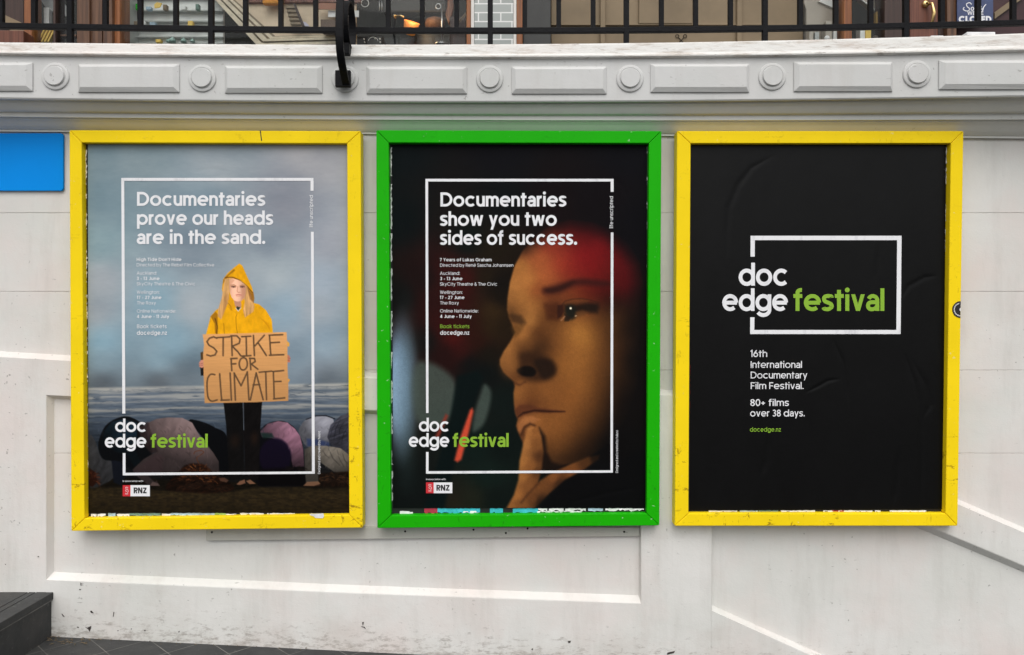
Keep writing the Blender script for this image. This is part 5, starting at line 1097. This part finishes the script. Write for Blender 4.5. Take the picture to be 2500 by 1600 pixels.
# eye
p2.poly(mp(Iz, [(190, 430), (430, 420), (520, 470), (500, 640), (430, 720), (250, 700)]), (62, 30, 17), 8, .65)
p2.poly(mp(Iz, [(520, 440), (640, 370), (850, 350), (960, 380), (940, 420), (740, 440), (560, 450)]), (92, 56, 30), 5, .6)
p2.line(mp(Iz, [(510, 440), (560, 390), (680, 355), (830, 345), (950, 362), (1090, 400)]), 2.4, (50, 26, 16), 2.2, .6)
p2.poly(mp(Iz, [(540, 450), (740, 445), (950, 415), (1120, 430), (1140, 500), (1110, 590), (1000, 590), (850, 560), (740, 590), (560, 560)]), (24, 17, 13), 8, .88)
p2.poly(mp(Iz, [(430, 460), (520, 450), (540, 560), (500, 650), (430, 690), (420, 560)]), (44, 22, 16), 3, .85)
p2.ell(*Iz(655, 580), 14, 18, (24, 25, 20), .4, .95); p2.poly(mp(Iz, [(540, 600), (600, 640), (660, 660), (620, 735), (545, 735)]), (34, 24, 17), 2.5, .85)
p2.poly(mp(Iz, [(740, 570), (860, 560), (930, 590), (860, 640), (760, 660), (720, 620)]), (84, 54, 30), 5, .6)
p2.ell(*Iz(652, 512), 2.6, 2.6, (236, 226, 200), .5); p2.ell(*Iz(740, 642), 2.8, 1.4, (176, 146, 112), .6, .9, -25); p2.line(mp(Iz, [(490, 720), (520, 690), (550, 650)]), 3, (150, 106, 76), 1.6, .8)
# mouth
p2.poly(mp(Hz, [(664, 1000), (690, 975), (740, 972), (790, 988), (850, 996), (930, 1004), (930, 1012), (830, 1016), (760, 1012), (710, 1030), (680, 1046)]), (80, 44, 27), 4, .8)
p2.line(mp(Hz, [(678, 1040), (710, 1016), (770, 1003), (850, 1008), (932, 1009)]), 5, (44, 23, 15), 2.6, .95, True)
p2.poly(mp(Hz, [(680, 1070), (720, 1036), (760, 1034), (800, 1050), (760, 1070), (720, 1080), (700, 1130), (682, 1110)]), (150, 96, 56), 4, .7)
p2.line(mp(Hz, [(700, 1130), (716, 1092), (745, 1074), (770, 1084)]), 6, (60, 34, 20), 4, .85)
# finger and hand
p2.poly(mp(Hz, [(795, 1095), (826, 1140), (834, 1220), (862, 1275), (940, 1300), (860, 1345), (790, 1340), (800, 1220)]), (22, 14, 10), 7, .95)
fing = [(712, 1170), (726, 1112), (752, 1084), (786, 1092), (806, 1140), (818, 1220), (808, 1310), (790, 1380), (850, 1340), (960, 1286), (1060, 1245), (1112, 1240), (1108, 1262), (1030, 1318), (930, 1370), (850, 1440), (770, 1525), (618, 1525), (660, 1450), (684, 1370), (690, 1270)]
fp = [(740, 1110, (150, 98, 52)), (720, 1180, (150, 100, 54)), (705, 1270, (146, 96, 50)), (700, 1350, (140, 92, 48)), (670, 1450, (140, 90, 46)), (640, 1520, (128, 80, 42)), (770, 1110, (124, 78, 40)), (780, 1180, (112, 70, 36)), (800, 1250, (74, 45, 25)), (785, 1330, (78, 48, 26)), (750, 1300, (124, 78, 40)), (740, 1400, (112, 70, 37)), (790, 1400, (98, 60, 31)), (760, 1470, (92, 56, 30)), (700, 1500, (110, 68, 36)), (870, 1360, (112, 68, 35)), (960, 1310, (104, 63, 32)), (1040, 1270, (72, 44, 23)), (1090, 1254, (30, 19, 12)), (900, 1390, (56, 34, 20)), (800, 1490, (40, 25, 16))]
ff = p2.field([(*Hz(x, y), c) for x, y, c in fp], 3.5, eps=8); i, a_ = p2.polymask(mp(Hz, fing), 4.5); p2.C[i] = p2.C[i] * (1 - a_[:, None]) + ff[i] * a_[:, None]
p2.line(mp(Hz, [(792, 1386), (740, 1440), (700, 1490)]), 5, (64, 38, 22), 4.5, .7)
p2.line(mp(Hz, [(735, 1102), (762, 1096)]), 4, (168, 114, 66), 3, .5)
p2.poly(mp(Hz, [(780, 1525), (860, 1445), (940, 1380), (1040, 1322), (1115, 1268), (1240, 1260), (1360, 1200), (1360, 1530)]), (8, 8, 9), 7, .96)
p2.C = np.clip(p2.C, 0, 1) ** 1.06; p2.C *= (1 + .10 * (np.random.RandomState(2).rand(len(p2.X), 1) - .5)); p2.C *= (1 + .09 * (fbm(p2.X / 7, p2.Y / 7, 66, 4)[:, None] - .5)); p2.C += .008 * (fbm(p2.X / 26, p2.Y / 60, 61)[:, None] - .5)
P2 = p2.mesh('poster', M['print'], 'dark poster of a face close-up under a red cap, finger on the lips', [([(1490, 430), (1520, 455), (1540, 500)], 7, .0005), ([(1000, 520), (990, 600), (1010, 700)], 10, .0004), ([(1120, 470), (1180, 462), (1230, 468)], 5, .0003), ([(1380, 1230), (1480, 1205), (1560, 1190)], 5, .0005)], GAIN, 2)
# ---- poster three: plain black sheet, creased by the paste
p3 = Paint(FR[2]['poster'], 300, 430); p3.fill((7, 7, 7.5)); p3.C *= (1 + .5 * (fbm(p3.X / 60, p3.Y / 120, 71)[:, None] - .5))
E = lambda x, y: (1640 + x / 3.08, 300 + y / 3.08); Fz = lambda x, y: (1640 + x / 2.9613, 800 + y / 2.9613)
P3 = p3.mesh('poster', M['print_gloss'], 'plain black poster with large white and green festival lettering', [(mp(E, [(760, 250), (600, 340), (500, 470), (430, 640), (415, 820), (420, 1000)]), 8, .0009), (mp(E, [(1720, 1330), (1780, 1230), (1900, 1165), (1990, 1150)]), 6, .0007), (mp(Fz, [(1690, 200), (1760, 400), (1800, 650), (1810, 1000), (1800, 1300)]), 8, .0012), (mp(Fz, [(1740, 240), (1840, 420), (1870, 560), (1830, 640)]), 8, .0008), (mp(Fz, [(1170, 90), (1240, 250), (1265, 420), (1280, 580)]), 6, .0009), (mp(Fz, [(970, 470), (1050, 430), (1130, 385), (1215, 372)]), 4, .0009), (mp(Fz, [(1640, 900), (1630, 1100), (1600, 1280)]), 9, .0009), (mp(Fz, [(700, 780), (690, 950), (640, 1080)]), 9, .0006), (mp(E, [(1560, 900), (1540, 1150), (1590, 1400)]), 9, .0006)], GAIN, 3)

# ---------------------------------------------------------------- lettering of the posters
def letters(a, name, mat, par): return a.build(name, mat, par, recalc=False)
def ring_border(S, par, segs, name='border_line', mat='white_print'):
    a = MB()
    for q in segs: S.bar(a, q)
    return letters(a, name, M[mat], par)
def broadcaster_badge(S, par, f, rx0, rx1, wx1, y0, y1, tx0, tx1, tb, tcap):
    a = MB(); S.bar(a, mp(f, [(rx0, y0), (rx1, y0), (rx1, y1), (rx0, y1)]), 1); bdg = letters(a, 'partner_badge', M['ink_red'], par)
    a = MB(); S.bar(a, mp(f, [(rx1, y0), (wx1, y0), (wx1, y1), (rx1, y1)]), 1); letters(a, 'badge_field', M['white_print'], bdg)
    a = MB(); b0 = f(tx0, tb); b1 = f(tx1, tb); sc_ = b0[0] - f(tx0 - 1, tb)[0]
    o_ = S.pt; S.pt = lambda x, y, l=0: o_(x, y, l + 4); S.text(a, 'RNZ', b0[0], b1[0], b0[1], tcap * sc_, .23, .08); letters(a, 'badge_letters', M['ink_black'], bdg)
    a = MB(); cx, cy_ = (rx0 + rx1) / 2, (y0 + y1) / 2; k = (rx1 - rx0) / 56
    wr = lambda pts, wd: stroke_mesh(a, [f(cx + x * k, cy_ + y * k) for x, y in pts], wd * k * sc_, lambda u, v, l: S.pt(u, v, l), 1)
    wr([(r_ * math.cos(t), r_ * math.sin(t)) for t, r_ in ((.4 + q * .45, 3 + q * .72) for q in range(17))], 2.6)
    for r_, sp_ in ((20, .62), (26, .5)):
        for sg in (1, -1): wr([(r_ * math.sin(t) * .9, -sg * r_ * math.cos(t)) for t in np.linspace(-sp_, sp_, 9)], 2.0)
    letters(a, 'badge_spiral', M['white_print'], bdg); S.pt = o_
def logo(S, par, f, doc, edge, fest, d1, ascd, asce, w_, base2, xsc):
    cap = lambda b, t: (b - t) / ASC
    a = MB(); q0, q1 = f(doc[0], d1), f(doc[1], d1); S.text(a, 'doc', q0[0], q1[0], q0[1], cap(d1, ascd) * xsc, w_, .045)
    q0, q1 = f(edge[0], base2), f(edge[1], base2); S.text(a, 'edge', q0[0], q1[0], q0[1], cap(base2, asce) * xsc, w_, .045); letters(a, 'logo_words', M['white_print'], par)
    a = MB(); q0, q1 = f(fest[0], base2), f(fest[1], base2); S.text(a, 'festival', q0[0], q1[0], q0[1], cap(base2, asce) * xsc, w_, .05); letters(a, 'festival_word', M['green_print'], par)
k308, k296 = 1 / 3.08, 1 / 2.9613
for S, par, fA, fB, H_ in (
  (Sheet(FR[0], 0), P1, A, Bz, dict(head=[('Documentaries', 625, 568, 1533), ('prove our heads', 768, 568, 1592), ('are in the sand.', 912, 566, 1533)], cap=105,
    small=[('High Tide Don\'t Hide', 1040, 566, 902, 1), ('Directed by The Rebel Film Collective', 1081, 566, 1148, 0), ('Auckland:', 1142, 567, 718, 0), ('3 - 13 June', 1183, 566, 737, 1), ('SkyCity Theatre & The Civic', 1223, 567, 1006, 0), ('Wellington:', 1286, 567, 738, 0), ('17 - 27 June', 1326, 568, 752, 1), ('The Roxy', 1367, 568, 710, 0), ('Online Nationwide:', 1428, 567, 862, 0), ('4 June - 11 July', 1469, 567, 810, 1)], book=(1545, 568, 791, 'white_print'), url=(53, 545, 763),
    border=[[A(450, 415), A(1895, 415), A(1895, 437), A(450, 437)], [A(450, 437.3), A(472, 437.3), Bz(462, 622), Bz(440, 622)], [A(1873, 437.3), A(1896, 437.3), A(1896, 512), A(1873, 512)], [A(1876, 820), A(1897, 820), Bz(1832, 1057), Bz(1811, 1040)], [Bz(443, 908), Bz(463, 908), Bz(463, 1050.5), Bz(443, 1069)], [Bz(463.3, 1050.5), Bz(1811, 1040.5), Bz(1832, 1057.5), Bz(443.3, 1069.3)]],
    vert=('life unscripted', 1891, 785, 545, 22), cred=(1871, 1058, 748), logo=((388, 615), (313, 613), (645, 1058), 755, 658, 768, 868), assoc=(1116, 443, 592), badge=(443, 499, 639, 1140, 1220, 522, 616, 1199, 42))),
  (Sheet(FR[1], 1), P2, lambda x, y: (900 + x / 3.08, 300 + y / 3.08), lambda x, y: (900 + x / 2.9613, 800 + y / 2.9613), dict(head=[('Documentaries', 630, 540, 1487), ('show you two', 775, 536, 1415), ('sides of success.', 918, 536, 1567)], cap=106,
    small=[('7 Years of Lukas Graham', 1042, 536, 924, 1), ('Directed by René Sascha Johannsen', 1083, 537, 1088, 0), ('Auckland:', 1144, 537, 686, 0), ('3 - 13 June', 1184, 537, 705, 1), ('SkyCity Theatre & The Civic', 1225, 537, 967, 0), ('Wellington:', 1287, 537, 706, 0), ('17 - 27 June', 1326, 537, 720, 1), ('The Roxy', 1367, 537, 678, 0), ('Online Nationwide:', 1427, 537, 825, 0), ('4 June - 11 July', 1468, 537, 775, 1)], book=(1545, 538, 757, 'green_print'), url=(52, 517, 728),
    border=None, vert=('life unscripted', 1838, 793, 553, 22), cred=(1803, 1050, 743), logo=((363, 583), (290, 582), (608, 1013), 752, 652, 763, 863), assoc=(1103, 415, 560), badge=(415, 470, 605, 1120, 1198, 490, 585, 1180, 42)))):
    for t_, b_, x0, x1 in H_['head']:
        a = MB(); q0, q1 = fA(x0, b_), fA(x1, b_); S.text(a, t_, q0[0], q1[0], q0[1], H_['cap'] * k308, .182, .06); letters(a, 'headline', M['white_print'], par)
    a = MB()
    for t_, b_, x0, x1, bold in H_['small']:
        q0, q1 = fA(x0, b_), fA(x1, b_); S.text(a, t_, q0[0], q1[0], q0[1], 24 * k308, .16 if bold else .11, .13)
    letters(a, 'details_text', M['white_print'], par); a = MB()
    q0, q1 = fB(H_['url'][1], H_['url'][0]), fB(H_['url'][2], H_['url'][0]); S.text(a, 'docedge.nz', q0[0], q1[0], q0[1], 30 * k296, .16, .13)
    b_, x0, x1, mt_ = H_['book']; q0, q1 = fA(x0, b_), fA(x1, b_)
    if mt_ == 'white_print': S.text(a, 'Book tickets', q0[0], q1[0], q0[1], 28 * k308, .12, .13)
    else:
        a2 = MB(); S.text(a2, 'Book tickets', q0[0], q1[0], q0[1], 28 * k308, .12, .13); letters(a2, 'booking_line', M['green_print'], par)
    letters(a, 'web_address', M['white_print'], par)
    bd = H_['border']
    if not bd:
        bd = [[fA(427, 422), fA(1842, 422), fA(1842, 442), fA(427, 442)], [fA(427, 442.3), fA(447, 442.3), fB(433, 618), fB(415, 618)], [fA(1820, 442.3), fA(1842, 442.3), fA(1842, 520), fA(1820, 520)], [fA(1821, 825), fA(1841, 825), fB(1766, 1049), fB(1748, 1032)], [fB(415, 900), fB(433, 900), fB(433, 1038.5), fB(415, 1057)], [fB(433.3, 1038.7), fB(1748, 1032.3), fB(1766, 1049.3), fB(415.3, 1057.3)]]
    ring_border(S, par, bd)
    t_, bx, y0, y1, cp = H_['vert']; a = MB(); q0, q1 = fA(bx, y0), fA(bx, y1)
    S.text(a, t_, q0[1], q1[1], q0[0], 27 * k308, .13, .09, vertical=1); letters(a, 'tagline', M['white_print'], par); a = MB()
    bx, y0, y1 = H_['cred']; q0, q1 = fB(bx, y0), fB(bx, y1); S.text(a, 'Designed and created by hula.nz', q0[1], q1[1], q0[0], 17 * k296, .12, .10, vertical=1); letters(a, 'credit_line', M['white_print'], par); a = MB()
    b_, x0, x1 = H_['assoc']; q0, q1 = fB(x0, b_), fB(x1, b_); S.text(a, 'In association with:', q0[0], q1[0], q0[1], 12 * k296, .13, .12)
    letters(a, 'partner_line', M['white_print'], par)
    dc, ed, fe, d1, ad, ae, b2 = H_['logo']; logo(S, par, fB, dc, ed, fe, d1, ad, ae, .178, b2, k296)
    broadcaster_badge(S, par, fB, *H_['badge'])
S = Sheet(FR[2], 2)
ring_border(S, P3, [[E(593, 850), E(1728, 850), E(1728, 883), E(593, 883)], [E(593, 883.3), E(625, 883.3), E(624, 1007), E(592, 1007)], [E(1695, 883.3), E(1728, 883.3), Fz(1655, 47), Fz(1624, 17.5)], [E(590, 1463), E(622, 1463), Fz(597, 17.5), Fz(567, 47)], [Fz(597.3, 17.5), Fz(1624, 17.8), Fz(1655, 47.3), Fz(567.3, 47.3)]])
logo(S, P3, E, (503, 877), (380, 872), (915, 1600), 1225, 1053, 1245, .178, 1415, k308)
a = MB()
for t_, b_, x0, x1 in (('80+ films', 567, 568, 847), ('over 38 days.', 643, 567, 962)):
    q0, q1 = Fz(x0, b_), Fz(x1, b_); S.text(a, t_, q0[0], q1[0], q0[1], 49 * k296, .14, .085)
letters(a, 'programme_text', M['white_print'], P3); a = MB()
for t_, b_, x0, x1 in (('16th', 213, 570, 690), ('International', 292, 571, 942), ('Documentary', 368, 571, 980), ('Film Festival.', 445, 571, 953)):
    q0, q1 = Fz(x0, b_), Fz(x1, b_); S.text(a, t_, q0[0], q1[0], q0[1], 49 * k296, .135, .085)
letters(a, 'details_text', M['white_print'], P3)
a = MB(); q0, q1 = Fz(565, 753), Fz(790, 753); S.text(a, 'docedge.nz', q0[0], q1[0], q0[1], 32 * k296, .14, .12); letters(a, 'web_address', M['green_print'], P3)

# ---------------------------------------------------------------- signs and sticker
def rounded(x0, x1, y0, y1, r, n=6):
    o = []
    for cx, cy_, a0 in ((x1 - r, y0 + r, 0), (x0 + r, y0 + r, 90), (x0 + r, y1 - r, 180), (x1 - r, y1 - r, 270)):
        o += [(cx + r * math.cos(R(a0 + 90 * k / n)), cy_ - r * math.sin(R(a0 + 90 * k / n))) for k in range(n + 1)]
    return o
a = MB(); q = [W(x, y, -.010) for x, y in rounded(-330, 154, 325.5, 466, 7)]; a.prism([(v.x, v.z) for v in q], -.010, -.002)
tag(a.build('wall_sign', simple('blue_sign_enamel', (.001, .27, .82), .4, 0, 4, .06, 0, .08), None, .0012), 'plain sky blue metal sign with rounded corners beside the yellow frame', 'sign')
cs = link(thing('closed_sign', 'navy sign reading Sorry we\'re closed on the shop door at right', 'sign'))
CY = SY - .045
a = MB(); a.pbox(2337, 2425, -55, 58, CY, CY + .006); a.build('sign_board', simple('navy_sign', (.055, .075, .17), .4, 0, 30, .2), cs, .001)
class Flat(Sheet):
    def __init__(s, y): s.yp = y
    def pt(s, x, y, lvl=0): return W(x, y, s.yp - .0009 - lvl * .00004)
fs = Flat(CY); c2 = lambda x, y: (1900 + x / 4.0117, y / 4.0117)
a = MB(); fs.text(a, "WE'RE", *(c2(1852, 0)[0], c2(2010, 0)[0]), c2(0, 148)[1], 9.5, .17, .10)
fs.text(a, 'CLOSED', c2(1768, 0)[0], c2(2088, 0)[0], c2(0, 222)[1], 16, .27, .06)
Sy = [spl([(1895, 45), (1875, 28), (1845, 40), (1850, 65), (1872, 85), (1866, 105), (1838, 108), (1812, 92), (1822, 72)]), spl([(1905, 72), (1890, 80), (1892, 100), (1908, 100), (1914, 82), (1905, 72)]), spl([(1924, 100), (1930, 78), (1944, 72), (1950, 78)]), spl([(1956, 100), (1962, 78), (1978, 72), (1984, 78)]), spl([(1990, 60), (1986, 85), (2000, 90), (2020, 60), (2036, 44)]), spl([(2012, 70), (2000, 110), (1980, 120), (1985, 104)])]
for l, st_ in enumerate(Sy): stroke_mesh(a, mp(c2, st_), 2.2, lambda u, v, l_: fs.pt(u, v, l_), l)
a.build('sign_lettering', M['white_print'], cs, recalc=False)
# round laurel sticker cut by the outer edge of the third frame
st = link(thing('laurel_sticker', 'round black sticker with white laurel wreath on the yellow frame edge', 'sticker'))
SC = (1640 + 2172 / 3.08, 300 + 1405 / 3.08); SR = 20.5; sy_ = FY - .0004
xr = 2345.5
pts = [(SC[0] + SR * math.cos(R(t)), SC[1] - SR * math.sin(R(t))) for t in range(88, 273, 6)]
pts = [(min(x, xr), y) for x, y in pts]
a = MB(); q = [W(x, y, sy_) for x, y in pts]; a.prism([(v.x, v.z) for v in q], sy_ - .0005, sy_); a.build('disc', M['ink_black'], st)
a = MB(); fl_ = Flat(sy_ + .0001)
for k, t in enumerate(np.linspace(110, 262, 11)):
    for rad, tw in ((15.2, 28),):
        c = (SC[0] + rad * math.cos(R(t)), SC[1] - rad * math.sin(R(t))); d_ = R(t + 90 + tw)
        lf = [(c[0] + 3.2 * math.cos(d_) * u + 1.1 * v * -math.sin(d_), c[1] - (3.2 * math.sin(d_) * u + 1.1 * v * math.cos(d_))) for u, v in ((-1, 0), (-.2, 1), (1, 0), (-.2, -1))]
        lf = [(min(x, xr - .3), y) for x, y in lf]; a.add([fl_.pt(x, y, 1 + k * .3) for x, y in lf], [(0, 1, 2, 3)])
a.add([fl_.pt(min(SC[0] + 2 + 4.6 * math.cos(t), xr - .3), SC[1] + 5 * math.sin(t), 2) for t in np.linspace(0, 2 * math.pi, 17)[:-1]], [tuple(range(16))])
a.build('wreath', M['white_print'], st, recalc=False)
# ---------------------------------------------------------------- dry litter along the foot of the wall
rg = random.Random(5); a = MB()
for k in range(46):
    t_ = rg.random(); x = STEPX + .004 + (rg.random() ** 2) * .14; y = PY - .006 - rg.random() * .05
    if k > 30: x = rg.uniform(STEPX, -.1); y = PY - .004 - rg.random() * .02
    z = ground_z(x) + .003; an = rg.uniform(0, 3.1); L_ = rg.uniform(.006, .022) if k <= 30 else rg.uniform(.003, .008)
    a.tube([(x, y, z), (x + L_ * .5 * math.cos(an), y - abs(L_ * .3 * math.sin(an)), z + rg.uniform(0, .006)), (x + L_ * math.cos(an), y - abs(L_ * .5 * math.sin(an)), z)], [.0008, .0012, .0005], 5)
tag(a.build('dry_litter', simple('dry_litter', (.20, .15, .09), .8, 0, 60, .5)), kind='stuff')
